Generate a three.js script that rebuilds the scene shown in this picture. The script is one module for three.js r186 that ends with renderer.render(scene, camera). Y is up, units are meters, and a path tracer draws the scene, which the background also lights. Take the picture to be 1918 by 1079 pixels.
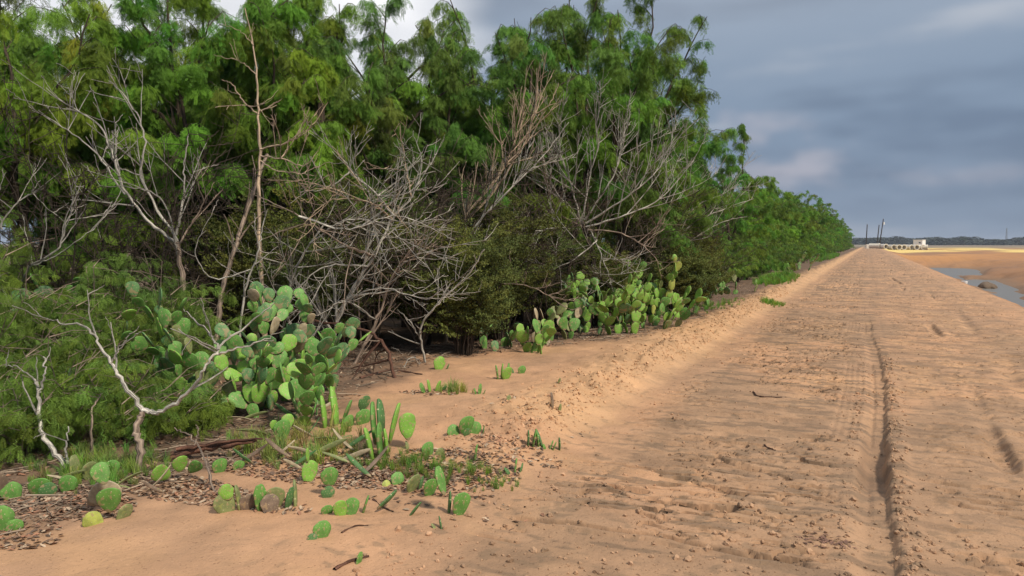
import * as THREE from 'three';
import { mergeGeometries } from 'three/addons/utils/BufferGeometryUtils.js';

// ---------------------------------------------------------------- camera, sky, sun, exposure
const scene = new THREE.Scene();
const renderer = new THREE.WebGLRenderer({ antialias: true });
renderer.toneMapping = THREE.LinearToneMapping;
renderer.toneMappingExposure = 1.05;
renderer.shadowMap.enabled = true;
const camera = new THREE.PerspectiveCamera(43, 16 / 9, 0.05, 6000);
camera.rotation.order = 'YXZ';
camera.position.set(0, 1.6, 0);
camera.rotation.set(-3.5 * Math.PI / 180, 26 * Math.PI / 180, 0);

// seeded random numbers and noise
function rng(seed) { let a = (seed * 2654435761) >>> 0; return () => { a = (a + 0x6D2B79F5) >>> 0; let t = a; t = Math.imul(t ^ (t >>> 15), t | 1); t ^= t + Math.imul(t ^ (t >>> 7), t | 61); return ((t ^ (t >>> 14)) >>> 0) / 4294967296; }; }
function hash(i, j, k = 0) { let n = Math.imul(i, 374761393) + Math.imul(j, 668265263) + Math.imul(k, 1274126177); n = Math.imul(n ^ (n >>> 13), 1103515245); n ^= n >>> 16; return (n >>> 0) / 4294967296; }
function vn(x, y, s = 0, px = 0, py = 0) {
  const i = Math.floor(x), j = Math.floor(y), u = x - i, v = y - j, a = u * u * (3 - 2 * u), b = v * v * (3 - 2 * v);
  const w = (n, p) => p ? ((n % p) + p) % p : n;
  const i0 = w(i, px), i1 = w(i + 1, px), j0 = w(j, py), j1 = w(j + 1, py);
  return (hash(i0, j0, s) * (1 - a) + hash(i1, j0, s) * a) * (1 - b) + (hash(i0, j1, s) * (1 - a) + hash(i1, j1, s) * a) * b;
}
function fbm(x, y, o = 4, s = 0) { let v = 0, a = 0.5, t = 0; for (let i = 0; i < o; i++) { v += a * vn(x, y, s + i); t += a; a *= 0.5; x = x * 2.03 + 7.1; y = y * 2.03 + 3.7; } return v / t; }
const ss = (a, b, x) => { const t = Math.min(1, Math.max(0, (x - a) / (b - a))); return t * t * (3 - 2 * t); };
const mix = (a, b, t) => a + (b - a) * t;
const mix3 = (a, b, t) => [mix(a[0], b[0], t), mix(a[1], b[1], t), mix(a[2], b[2], t)];

{ // the sky: a bank of storm cloud low down, thinner and whiter cloud higher up
  const w = 1024, h = 512, d = new Float32Array(w * h * 4);
  for (let j = 0; j < h; j++) for (let i = 0; i < w; i++) {
    const az = ((i + 0.5) / w - 0.5) * 2 * Math.PI, el = ((j + 0.5) / h - 0.5) * Math.PI;
    const x = Math.cos(el) * Math.cos(az), y = Math.sin(el), z = Math.cos(el) * Math.sin(az);
    const yy = Math.max(y, 0) + 0.16;
    const u = x / yy, v = z / yy;
    const big = fbm(u * 0.75 + 11.3, v * 0.75 + 4.2, 4, 5), band = fbm(u * 1.1 + 3, y * 26 + v * 0.3, 4, 21), fine = fbm(u * 2.6, v * 2.6 + y * 9, 4, 40);
    const up = ss(0.1, 0.62, y);
    const aw = Math.atan2(x, -z) * 57.3, ew = el * 57.3;
    const open = ss(-26, -34, aw + 9 * (fine - 0.5)) * ss(-150, -85, aw) * ss(0.05, 0.26, y);
    let t = 0.5 * (big - 0.5) + 1.0 * (band - 0.5) * (1 - up) + 0.34 * (fine - 0.5) + 0.2 * (fbm(u * 7, v * 7 + y * 20, 4, 47) - 0.5);
    const dark = [0.13, 0.185, 0.275], mid = [0.215, 0.29, 0.4], pale = [0.42, 0.46, 0.53], white = [0.98, 0.98, 1.0];
    let c = mix3(dark, mid, ss(-0.28, 0.16, t + 0.1));
    c = mix3(c, pale, ss(0.1, 0.34, t) * 0.8);
    c = mix3(c, [0.235, 0.285, 0.37], ss(0.2, 0.0, y) * 0.55);
    c = mix3(c, white, Math.min(1, up * (0.34 + 0.6 * (big - 0.4)) + open * (0.75 + 0.8 * (fine - 0.5))));
    for (const [a0, e0, ra, re, k] of [[-7.6, 8.6, 2.6, 1.1, 0.75], [-3.4, 6.2, 2.4, 1.6, 0.7], [-5.2, 5.0, 4.2, 0.9, 0.5], [6.9, 4.6, 3.2, 0.6, 0.45], [3.0, 4.4, 1.6, 0.5, 0.35], [-9.5, 5.2, 4.5, 1.2, 0.5]]) {
      const rr = Math.hypot((aw - a0) / ra, (ew - e0) / re) + 2.6 * (fbm(aw * 0.5 + 9, ew * 1.3, 4, 66) - 0.5);
      c = mix3(c, [0.47, 0.46, 0.52], 0.62 * k * ss(1.25, 0.0, rr));
    }
    const p = (j * w + i) * 4; d[p] = c[0]; d[p + 1] = c[1]; d[p + 2] = c[2]; d[p + 3] = 1;
  }
  const sky = new THREE.DataTexture(d, w, h, THREE.RGBAFormat, THREE.FloatType);
  sky.mapping = THREE.EquirectangularReflectionMapping; sky.magFilter = THREE.LinearFilter; sky.minFilter = THREE.LinearFilter; sky.wrapS = THREE.RepeatWrapping; sky.needsUpdate = true;
  scene.background = sky; scene.environment = sky;
}
const sun = new THREE.DirectionalLight(new THREE.Color(1.0, 0.9, 0.74), 4.0);
sun.position.set(58, 66, -2); sun.target.position.set(0, 0, -20);
sun.castShadow = true; sun.shadow.radius = 12; sun.shadow.mapSize.set(4096, 4096);
Object.assign(sun.shadow.camera, { left: -70, right: 70, top: 90, bottom: -90, near: 1, far: 400 });
scene.add(sun, sun.target);

// ---------------------------------------------------------------- helpers
const used = {};
function numbered(n) { used[n] = (used[n] || 0) + 1; return used[n] === 1 ? n : `${n}_${String(used[n] - 1).padStart(3, '0')}`; }
function tag(o, label, category, group, kind) { o.userData = { label, category }; if (group) o.userData.group = group; if (kind) o.userData.kind = kind; return o; }
function thing(name, x, y, z, label, category, group) { const o = new THREE.Group(); o.name = numbered(name); o.position.set(x, y, z); scene.add(o); return tag(o, label, category, group); }
function part(name, g, m, parent) { const o = new THREE.Mesh(g, m); o.name = name; parent.add(o); return o; }
function structure(name, g, m) { const o = new THREE.Mesh(g, m); o.name = name; o.userData.kind = 'structure'; scene.add(o); return o; }
const V = (x, y, z) => new THREE.Vector3(x, y, z);
const UPV = V(0, 1, 0);

class Tubes { // many tapered tubes gathered into one geometry
  constructor() { this.p = []; this.u = []; this.i = []; }
  add(pts, r0, r1, sides = 6, bumpy = 0, R = null) {
    const n = pts.length, base = this.p.length / 3; let s = V(1, 0, 0), len = 0;
    for (let k = 0; k < n; k++) {
      const t = pts[Math.min(n - 1, k + 1)].clone().sub(pts[Math.max(0, k - 1)]).normalize();
      if (k === 0) { s = Math.abs(t.y) < 0.9 ? V(0, 1, 0) : V(1, 0, 0); }
      s.addScaledVector(t, -s.dot(t)).normalize();
      const b = t.clone().cross(s); if (k) len += pts[k].distanceTo(pts[k - 1]);
      const f = k / (n - 1), rr = mix(r0, r1, Math.pow(f, 0.85));
      for (let a = 0; a <= sides; a++) {
        const q = a / sides * Math.PI * 2, r = rr * (bumpy && R ? 1 + bumpy * (hash(a % sides, k, Math.floor(r0 * 1e5)) - 0.5) : 1);
        this.p.push(pts[k].x + (s.x * Math.cos(q) + b.x * Math.sin(q)) * r, pts[k].y + (s.y * Math.cos(q) + b.y * Math.sin(q)) * r, pts[k].z + (s.z * Math.cos(q) + b.z * Math.sin(q)) * r);
        this.u.push(a / sides, len * 1.5);
      }
    }
    for (let k = 0; k < n - 1; k++) for (let a = 0; a < sides; a++) { const o = base + k * (sides + 1) + a, w = sides + 1; this.i.push(o, o + 1, o + w, o + 1, o + w + 1, o + w); }
    if (r1 > 0.006) { const c = this.p.length / 3, e = pts[n - 1]; this.p.push(e.x, e.y, e.z); this.u.push(0.5, len * 1.5); const o = base + (n - 1) * (sides + 1); for (let a = 0; a < sides; a++) this.i.push(o + a, o + a + 1, c); }
    return this;
  }
  geo() { const g = new THREE.BufferGeometry(); g.setAttribute('position', new THREE.Float32BufferAttribute(this.p, 3)); g.setAttribute('uv', new THREE.Float32BufferAttribute(this.u, 2)); g.setIndex(this.i); g.computeVertexNormals(); return g; }
}
function curve(ctrl, n, R, wob = 0) { // smooth line through control points with a little crookedness
  const c = new THREE.CatmullRomCurve3(ctrl, false, 'centripetal'), out = [];
  for (let k = 0; k <= n; k++) { const p = c.getPoint(k / n); if (wob && k && R) p.add(V(R() - 0.5, R() - 0.5, R() - 0.5).multiplyScalar(wob)); out.push(p); }
  return out;
}
function along(pts, t) { const f = t * (pts.length - 1), k = Math.min(pts.length - 2, Math.floor(f)); return pts[k].clone().lerp(pts[k + 1], f - k); }
function dirAt(pts, t) { const k = Math.min(pts.length - 2, Math.floor(t * (pts.length - 1))); return pts[k + 1].clone().sub(pts[k]).normalize(); }

// textures -----------------------------------------------------------
function texture(w, h, f, srgb) {
  const d = new Uint8Array(w * h * 4);
  for (let j = 0; j < h; j++) for (let i = 0; i < w; i++) { const c = f(i, j), p = (j * w + i) * 4; d[p] = Math.min(255, Math.max(0, c[0] * 255)); d[p + 1] = Math.min(255, Math.max(0, c[1] * 255)); d[p + 2] = Math.min(255, Math.max(0, c[2] * 255)); d[p + 3] = 255; }
  const t = new THREE.DataTexture(d, w, h); t.wrapS = t.wrapT = THREE.RepeatWrapping; t.magFilter = THREE.LinearFilter; t.minFilter = THREE.LinearMipmapLinearFilter; t.generateMipmaps = true; if (srgb) t.colorSpace = THREE.SRGBColorSpace; t.needsUpdate = true; return t;
}
const T = 1024, sandH = new Float32Array(T * T);
for (let j = 0; j < T; j++) for (let i = 0; i < T; i++) {
  const x = i / T, y = j / T; let v = 0, a = 0.5;
  for (const f of [6, 14, 32, 70, 150, 300]) { v += a * (vn(x * f, y * f, f, f, f) - 0.5); a *= 0.62; }
  const peb = vn(x * 110, y * 110, 91, 110, 110); if (peb > 0.86) v += (peb - 0.86) * 1.0;
  sandH[j * T + i] = v;
}
const sandBump = texture(T, T, (i, j) => { const v = 0.5 + 0.42 * sandH[j * T + i]; return [v, v, v]; });
const sandMap = texture(T, T, (i, j) => { // sRGB, read as a multiplier close to white
  const x = i / T, y = j / T, v = sandH[j * T + i], g = hash(i, j, 3), s = vn(x * 190, y * 190, 77, 190, 190), q = vn(x * 8, y * 8, 55, 8, 8);
  let c = 0.86 + 0.1 * v + 0.05 * (g - 0.5) + 0.07 * (q - 0.5); let r = c * 1.01, gg = c, b = c * 0.985;
  if (s > 0.9) { r *= 0.8; gg *= 0.78; b *= 0.76; } else if (s < 0.07) { r *= 1.1; gg *= 1.11; b *= 1.13; }
  return [r, gg, b];
}, true);
const barkTex = texture(256, 512, (i, j) => { const x = i / 256, y = j / 512; let v = 0.5 * vn(x * 14, y * 6, 1, 14, 6) + 0.3 * vn(x * 34, y * 12, 2, 34, 12) + 0.2 * vn(x * 60, y * 70, 3, 60, 70); return [v, v, v]; });
const barkMap = texture(256, 512, (i, j) => { const x = i / 256, y = j / 512; let v = 0.62 + 0.3 * vn(x * 12, y * 5, 8, 12, 5) + 0.16 * (vn(x * 40, y * 16, 9, 40, 16) - 0.5) + 0.12 * (vn(x * 70, y * 90, 10, 70, 90) - 0.5); const m = vn(x * 6, y * 9, 12, 6, 9) > 0.66 ? 0.9 : 1; return [(vn(x * 18, y * 3, 15, 18, 3) > 0.74 ? 0.62 : 1) * v * m, (vn(x * 18, y * 3, 15, 18, 3) > 0.74 ? 0.62 : 1) * v * m * 0.985, (vn(x * 18, y * 3, 15, 18, 3) > 0.74 ? 0.62 : 1) * v * m * 0.96]; }, true);
const toS = c => c <= 0.0031308 ? 12.92 * c : 1.055 * Math.pow(c, 1 / 2.4) - 0.055;
const padMap = (base, seed) => texture(192, 192, (i, j) => { // flesh with pale spine cushions in staggered rows, corky foot, scars and dust
  const x = i / 192, y = j / 192; let v = 0.84 + 0.5 * (vn(x * 6, y * 6, seed, 6, 6) - 0.35) + 0.25 * (vn(x * 26, y * 26, seed + 1, 26, 26) - 0.5);
  const n = 7, row = Math.floor(y * n), fx = (x * n + (row % 2) * 0.5) % 1 - 0.5, fy = y * n % 1 - 0.5, rr = Math.hypot(fx, fy);
  let c = base.map(k => k * v); const dust = 0.07 * vn(x * 4, y * 4, seed + 2, 4, 4); c = mix3(c, [0.45, 0.36, 0.24], dust);
  const sc = vn(x * 9, y * 9, seed + 3, 9, 9); if (sc > 0.8) c = mix3(c, [0.34, 0.24, 0.13], 0.65); else if (sc < 0.07) c = mix3(c, [0.4, 0.4, 0.08], 0.3);
  const jit = hash(Math.floor(x * n + (row % 2) * 0.5), row, seed); if (rr < 0.05 + 0.05 * jit) c = mix3(c, [0.62, 0.56, 0.36], 0.35 + 0.45 * jit); else if (rr < 0.15) c = mix3(c, [0.2, 0.15, 0.07], 0.35);
  if (y < 0.12 + 0.14 * (vn(x * 9, y * 9, seed + 4, 9, 9) - 0.5)) c = mix3(c, [0.3, 0.21, 0.13], 0.8);
  return c.map(toS);
}, true);

// materials ----------------------------------------------------------
const lin = (r, g, b) => new THREE.Color().setRGB(r, g, b);
const std = (c, rough, o = {}) => new THREE.MeshStandardMaterial({ color: lin(...c), roughness: rough, metalness: 0, ...o });
const M = {
  sand: std([1.16, 1.16, 1.16], 0.95, { vertexColors: true, map: sandMap, bumpMap: sandBump, bumpScale: 0.045 }),
  far: std([1.16, 1.16, 1.16], 0.95, { vertexColors: true, map: sandMap }),
  water: new THREE.MeshPhysicalMaterial({ color: lin(0.15, 0.135, 0.11), roughness: 0.3, metalness: 0, ior: 1.33 }),
  bark: std([0.16, 0.12, 0.09], 0.95, { map: barkMap, bumpMap: barkTex, bumpScale: 0.012 }),
  darkbark: std([0.1, 0.075, 0.058], 0.95, { map: barkMap, bumpMap: barkTex, bumpScale: 0.015 }),
  deadA: std([0.98, 0.95, 0.88], 0.9, { map: barkMap, bumpMap: barkTex, bumpScale: 0.014 }),
  deadB: std([0.92, 0.72, 0.53], 0.9, { map: barkMap, bumpMap: barkTex, bumpScale: 0.006 }),
  deadC: std([0.56, 0.44, 0.36], 0.92, { map: barkMap, bumpMap: barkTex, bumpScale: 0.006 }),
  log: std([0.23, 0.11, 0.075], 0.9, { map: barkMap, bumpMap: barkTex, bumpScale: 0.015 }),
};
function leafMat(c, t = 0.4) { return new THREE.MeshPhysicalMaterial({ color: lin(...c), roughness: 0.92, metalness: 0, transmission: t, thickness: 0, side: THREE.DoubleSide, specularIntensity: 0.35 }); }
M.leaf = leafMat([0.15, 0.275, 0.045], 0.26);
M.feather = leafMat([0.145, 0.24, 0.045], 0.28);
M.olive = leafMat([0.17, 0.2, 0.06], 0.3);
M.grass = leafMat([0.19, 0.34, 0.05]);
M.dryleaf = std([1, 1, 1], 0.95, { side: THREE.DoubleSide });
const padColours = { bright: [0.19, 0.4, 0.05], mid: [0.105, 0.265, 0.045], blue: [0.1, 0.235, 0.08], deep: [0.06, 0.16, 0.045], yellow: [0.36, 0.42, 0.08], olive: [0.2, 0.24, 0.085], dry: [0.4, 0.33, 0.22], brown: [0.2, 0.14, 0.1] };
const padMats = {}; for (const k in padColours) padMats[k] = std([1, 1, 1], 0.62, { map: padMap(padColours[k], 400 + 7 * Object.keys(padMats).length) });

// ---------------------------------------------------------------- ground
function edgeX(z) { // where the brush begins
  const k = [[6, -4.9], [-2, -4.8], [-4.5, -4.75], [-6, -5.2], [-7.7, -5.5], [-9, -5.0], [-10.5, -3.9], [-14, -3.5], [-22, -3.4], [-60, -3.3], [-260, -3.2]];
  for (let i = 0; i < k.length - 1; i++) if (z <= k[i][0] && z >= k[i + 1][0]) return mix(k[i][1], k[i + 1][1], (k[i][0] - z) / (k[i][0] - k[i + 1][0]));
  return z > 0 ? -4.9 : -3.2;
}
function ditch(x, z) { // the drop right of the bank
  const e = 3.35 + 0.12 * (fbm(z * 0.35, 2, 3, 60) - 0.5), live = ss(-128, -98, z);
  const down = ss(e, e + 2.6, x), upb = ss(8.6 + 1.6 * Math.sin(z * 0.045 + 1), 18 + 3 * Math.sin(z * 0.03), x);
  const floor = -1.78 + 0.5 * ss(0.5, 0.72, fbm(x * 0.35 + 5, z * 0.09, 3, 61));
  return mix(-0.35 * down, mix(floor * down, -0.2, upb), live) + ss(12, 22, x) * (fbm(x * 0.045, z * 0.03, 4, 62) - 0.5) * 1.5 * ss(700, 120, Math.hypot(x, z));
}
function rutLine(z) { return 0.13 + 0.03 * Math.sin(z * 0.5 + 0.6) + 0.07 * (fbm(z * 0.5, 9, 2, 70) - 0.5) - 0.012 * Math.max(0, -z - 8); }
function height(x, z, fineDetail = true) {
  let y = 0.012 * (fbm(x * 0.7, z * 0.7, 3, 50) - 0.5) * 4;
  const lipX = -2.02 + 0.28 * (fbm(z * 0.6, 1, 3, 51) - 0.5), lip = ss(lipX, lipX - 0.55, x) * mix(0.12, 1, ss(-3.8, -5.4, z));
  y += lip * (0.15 + 0.05 * (fbm(x * 1.4, z * 1.4, 3, 52) - 0.5));
  if (x < -5) y += 0.1 * (fbm(x * 0.3, z * 0.3, 3, 53) - 0.4);
  if (x > 3) y += ditch(x, z);
  if (!fineDetail) return y;
  const rough = lip * ss(lipX - 1.6, lipX - 0.3, x);
  y += rough * 0.1 * (fbm(x * 8, z * 8, 4, 54) - 0.5) * 2;
  y += (0.01 + 0.012 * lip) * (fbm(x * 5, z * 5, 4, 59) - 0.5) * 2;
  // wheel ruts
  const rx = x - rutLine(z), ragged = 0.03 * (fbm(x * 9, z * 6, 3, 71) - 0.5);
  const rd = ss(-1.2, -3, z) * (0.35 + 0.65 * ss(0.3, 0.5, fbm(z * 0.35, 4, 2, 72))) * ss(-19, -8, z);
  y -= 0.1 * rd * ss(-0.13 - 0.05 * ss(-7, -4, z), -0.03 - 0.03 * ss(-7, -4, z), rx) * ss(0.085 + 2.2 * ragged, 0.055 + 2.2 * ragged, rx) - 0.035 * rd * ss(0.1, 0.02, Math.abs(rx - 0.15 + ragged));
  if (rx > -0.36 && rx < -0.03) { const tr = ss(0.35, 0.5, fbm(z * 0.8, 7, 2, 73)) * ss(-30, -10, z); y -= tr * (0.01 + 0.0035 * Math.sin(rx * 105) * (0.4 + fbm(rx * 20, z * 5, 2, 79))) ; }
  const r2 = x - 1.03 - 0.12 * Math.sin(z * 0.35) + 0.05 * (fbm(z * 0.9, 3, 2, 74) - 0.5), r2d = ss(0.42, 0.6, fbm(z * 0.45, 5, 2, 75));
  y -= 0.045 * r2d * ss(0.1, 0.02, Math.abs(r2 + ragged)) - 0.02 * r2d * ss(0.1, 0.02, Math.abs(r2 - 0.13));
  const r3 = x - 1.75 - 0.2 * Math.sin(z * 0.2); y -= 0.03 * ss(0.5, 0.65, fbm(z * 0.3, 8, 2, 76)) * ss(0.14, 0.03, Math.abs(r3 + ragged));
  // cross marks pressed by cleated tracks
  for (const [a, b, dep, sp, s] of [[-1.95, -0.12, 0.05, 0.17, 80], [0.35, 2.9, 0.03, 0.45, 90]]) {
    const inside = ss(a - 0.05, a + 0.25, x) * ss(b + 0.05, b - 0.25, x); if (inside <= 0) continue;
    const q = z / sp + 1.1 * fbm(x * 1.1, z * 0.7, 3, s) + 0.12 * x, k = Math.round(q), f = (q - k) * sp;
    const here = ss(0.6, 0.7, vn(x * 1.7 + hash(k, 1, s) * 30, k * 3.7, s + 2)) * inside;
    const wd = 0.018 + 0.03 * Math.pow(hash(k, 2, s), 2);
    y -= dep * here * (0.4 + 0.8 * hash(k, 3, s)) * ss(wd, 0.2 * wd, Math.abs(f + 0.1 * (fbm(x * 4, z * 3, 2, s + 4) - 0.5) + 0.02 * (fbm(x * 14, z * 10, 2, s + 6) - 0.5)));
    y += dep * 0.22 * here * ss(0.05, 0.01, Math.abs(f - wd - 0.03));
    const n1 = fbm(x * 1.5 + 3, z * 6.5, 3, s + 8), n2 = fbm(x * 3.4, z * 11 + 5, 3, s + 9), torn = ss(0.44, 0.56, fbm(x * 1.2 + 6, z * 0.9, 3, s + 10)) * inside;
    y -= torn * (s === 80 ? 1 : 0.5) * (0.085 * ss(0.945, 0.985, 1 - Math.abs(2 * n1 - 1)) * (0.4 + 1.2 * vn(x * 3, z * 3, 6)) + 0.035 * ss(0.94, 0.985, 1 - Math.abs(2 * n2 - 1)));
    y += inside * 0.017 * ss(0.42, 0.62, fbm(x * 0.9 + 2, z * 0.6, 3, s + 7)) * (fbm(x * 6, z * 12, 4, s + 5) - 0.5) * 2;
  }
  return y;
}
function soil(x, z) {
  const n = fbm(x * 0.55, z * 0.55, 4, 100), m = fbm(x * 1.8, z * 1.8, 4, 104), f = fbm(x * 6, z * 6, 3, 108);
  let c = mix3([0.51, 0.295, 0.17], [0.43, 0.258, 0.155], ss(0.35, 0.65, n));
  c = mix3(c, [0.52, 0.31, 0.17], ss(0.52, 0.7, m) * 0.6);
  const worn = ss(-2.05, -1.5, x) * ss(3.2, 2.2, x);
  c = mix3(c, [0.37, 0.232, 0.142], worn * ss(0.44, 0.62, fbm(x * 0.9 + 4, z * 0.5, 4, 112)) * 0.85);
  c = mix3(c, [0.27, 0.17, 0.105], worn * ss(0.56, 0.7, fbm(x * 2.3, z * 4.5, 4, 116)) * 0.7);
  const streak = fbm(x * 2.6 + 9, z * 11, 4, 141), speck = fbm(x * 11, z * 17, 3, 146);
  c = mix3(c, [0.23, 0.15, 0.095], worn * (x > 0.3 ? 0.4 : 0.8) * ss(0.575, 0.65, streak + 0.3 * (speck - 0.5) + 0.12 * (fbm(x * 0.9 + 2, z * 0.6, 3, 87) - 0.5)));
  c = mix3(c, [0.24, 0.16, 0.1], 0.6 * ss(-3.3, -2.3, x) * ss(0.63, 0.7, speck));
  c = mix3(c, [0.56, 0.35, 0.19], ss(-1.9, -2.3, x) * ss(-3.4, -2.7, x) * ss(-5, -6, z) * 0.6);
  c = mix3(c, [0.2, 0.125, 0.08], 0.75 * ss(0.12, 0.06, Math.abs(x - rutLine(z) + 0.02 + 0.07 * (f - 0.5))) * ss(-19, -8, z) * ss(0.3, 0.5, fbm(z * 0.35, 4, 2, 72)));  // rut shadow painted into the soil colour as a ragged dark band
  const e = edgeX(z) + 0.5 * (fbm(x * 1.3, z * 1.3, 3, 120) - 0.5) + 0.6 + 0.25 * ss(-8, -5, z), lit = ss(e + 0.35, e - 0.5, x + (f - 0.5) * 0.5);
  c = mix3(c, [0.135, 0.088, 0.06], lit * 0.92);  // dark litter soil, deepened to stand in for shade under the brush
  if (x > 3.2) {
    const q = fbm(x * 0.12, z * 0.05, 4, 124), r = fbm(x * 0.4, z * 0.4, 3, 128);
    let b = mix3([0.3, 0.155, 0.075], [0.4, 0.2, 0.085], ss(0.35, 0.65, q)); b = mix3(b, [0.24, 0.14, 0.085], ss(0.5, 0.7, r) * 0.6);
    b = mix3(b, [0.2, 0.135, 0.09], ss(-1.1, -1.5, height(x, z, false)) * 0.8);
    const dry = ss(-96, -140, z + 30 * (q - 0.5)) * ss(-520, -300, z); b = mix3(b, mix3([0.56, 0.27, 0.085], [0.8, 0.6, 0.2], ss(-150, -172, z + 24 * (r - 0.5))), dry * ss(0.34, 0.52, fbm(x * 0.06, z * 0.035, 3, 131)) * Math.max(ss(24, 10, x), ss(-165, -185, z)));  // far gold ground: sunlight from a cloud gap painted in; dry is its mask
    b = mix3(b, [0.22, 0.19, 0.14], ss(-260, -420, z) * 0.8);
    c = mix3(c, b, ss(3.3, 4.0, x + (r - 0.5) * 0.5));
  } else if (z < -210) c = mix3(c, [0.22, 0.19, 0.14], ss(-230, -420, z));
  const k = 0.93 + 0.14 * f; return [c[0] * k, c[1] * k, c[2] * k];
}
function sheet(xs, zs, m, name, fineDetail) {
  const nx = xs.length, nz = zs.length, p = new Float32Array(nx * nz * 3), c = new Float32Array(nx * nz * 3), u = new Float32Array(nx * nz * 2), id = [];
  for (let j = 0; j < nz; j++) for (let i = 0; i < nx; i++) {
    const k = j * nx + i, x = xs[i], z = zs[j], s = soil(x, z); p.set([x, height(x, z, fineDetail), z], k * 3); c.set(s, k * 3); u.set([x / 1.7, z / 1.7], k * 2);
    if (i && j) id.push(k - nx - 1, k, k - nx, k - nx - 1, k - 1, k);
  }
  const g = new THREE.BufferGeometry(); g.setAttribute('position', new THREE.BufferAttribute(p, 3)); g.setAttribute('color', new THREE.BufferAttribute(c, 3)); g.setAttribute('uv', new THREE.BufferAttribute(u, 2)); g.setIndex(id); g.computeVertexNormals();
  return structure(name, g, m);
}
const zs = []; for (let z = 8; z > -1.5; z -= 0.25) zs.push(z); for (let d = 1.5; d < 260; d += d < 2.6 ? 0.05 : d < 24 ? Math.max(0.0115, d * 0.0034) : d * 0.011) zs.push(-d);
for (let d = 264; d < 3600; d *= 1.16) zs.push(-d);
const range = (a, b, n) => Array.from({ length: n + 1 }, (_, i) => mix(a, b, i / n));
const xr = [...range(-2.4, 0.6, 190), ...range(0.6, 1.4, 40).slice(1), ...range(1.4, 3.4, 60).slice(1)];
const xl = [...range(-3000, -60, 6).map(x => x), ...range(-60, -9, 22).slice(1), ...range(-9, -5.4, 40).slice(1), ...range(-5.4, -2.4, 100).slice(1)];
const xd = [...range(3.4, 24, 60), ...range(24, 120, 30).slice(1), ...[150, 200, 280, 400, 600, 900, 1400, 2200, 3400]];
sheet(xr, zs, M.sand, 'dirt_road', true);
sheet(xl, zs, M.sand, 'sandy_verge', true);
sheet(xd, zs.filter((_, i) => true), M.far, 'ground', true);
{ const g = new THREE.PlaneGeometry(9, 104, 1, 1); g.rotateX(-Math.PI / 2); const w = structure('water', g, M.water); w.position.set(8.4, -1.5, -60); }

// ---------------------------------------------------------------- foliage pieces
function spray({ seed, len, leaves, pinna, pairs, ll, lw, hang }) { // a drooping twig with twice-divided leaves
  const R = rng(seed), p = [], id = [];
  const quad = (a, b, c, d) => { const k = p.length / 3; for (const q of [a, b, c, d]) p.push(q.x, q.y, q.z); id.push(k, k + 1, k + 2, k, k + 2, k + 3); };
  const axis = []; for (let k = 0; k <= 5; k++) { const t = k / 5; axis.push(V((R() - 0.5) * 0.03, -hang * t * t * len, t * len * (1 - 0.25 * t))); }
  for (let k = 0; k < 5; k++) { const w = V(0.0025, 0, 0); quad(axis[k].clone().add(w), axis[k].clone().sub(w), axis[k + 1].clone().sub(w), axis[k + 1].clone().add(w)); }
  for (let l = 0; l < leaves; l++) {
    const t = 0.12 + 0.88 * (l + R() * 0.6) / leaves, o = along(axis, Math.min(0.999, t)), sd = l % 2 ? 1 : -1;
    const out = V(sd * (0.1 + R() * 0.9) + (R() - 0.5) * 0.5, -0.45 - R() * 1.5, (R() - 0.35) * 1.1).normalize();
    const e = o.clone().addScaledVector(out, 0.035);
    for (const f of [-1, 1]) {
      const side = out.clone().cross(V(R() - 0.5, 0.3, R() - 0.5)).normalize();
      let d = out.clone().addScaledVector(side, f * (0.28 + R() * 0.2)).normalize(), q = e.clone();
      const step = pinna * (0.8 + R() * 0.4) / pairs;
      let flat = d.clone().cross(side).normalize();
      for (let k = 0; k < pairs; k++) {
        const a = q.clone(); d.y -= 0.06; d.normalize(); q.addScaledVector(d, step);
        const lat = d.clone().cross(flat).normalize(), sc = Math.sin(Math.PI * (0.15 + 0.8 * k / pairs)) * 0.5 + 0.6;
        for (const s of [-1, 1]) {
          const ld = lat.clone().multiplyScalar(s).addScaledVector(d, 0.55 + R() * 0.3).addScaledVector(flat, (R() - 0.5) * 0.7).normalize();
          const wv = ld.clone().cross(flat).normalize().multiplyScalar(lw * 0.5), tip = a.clone().addScaledVector(ld, ll * sc), mid = a.clone().addScaledVector(ld, ll * sc * 0.45);
          quad(a, mid.clone().add(wv), tip, mid.clone().sub(wv));
        }
      }
    }
  }
  const g = new THREE.BufferGeometry(); g.setAttribute('position', new THREE.Float32BufferAttribute(p, 3)); g.setIndex(id); g.computeVertexNormals(); return g;
}
const sprays = [1, 2, 3].map(s => spray({ seed: s, len: 0.24, leaves: 8, pinna: 0.095, pairs: 9, ll: 0.023, lw: 0.005, hang: 0.7 }));
const farSprays = [4, 5].map(s => spray({ seed: s, len: 0.42, leaves: 9, pinna: 0.17, pairs: 6, ll: 0.06, lw: 0.014, hang: 0.4 }));
const featherSprays = [6, 7].map(s => spray({ seed: s, len: 0.22, leaves: 7, pinna: 0.075, pairs: 8, ll: 0.02, lw: 0.0046, hang: 0.2 }));
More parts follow.
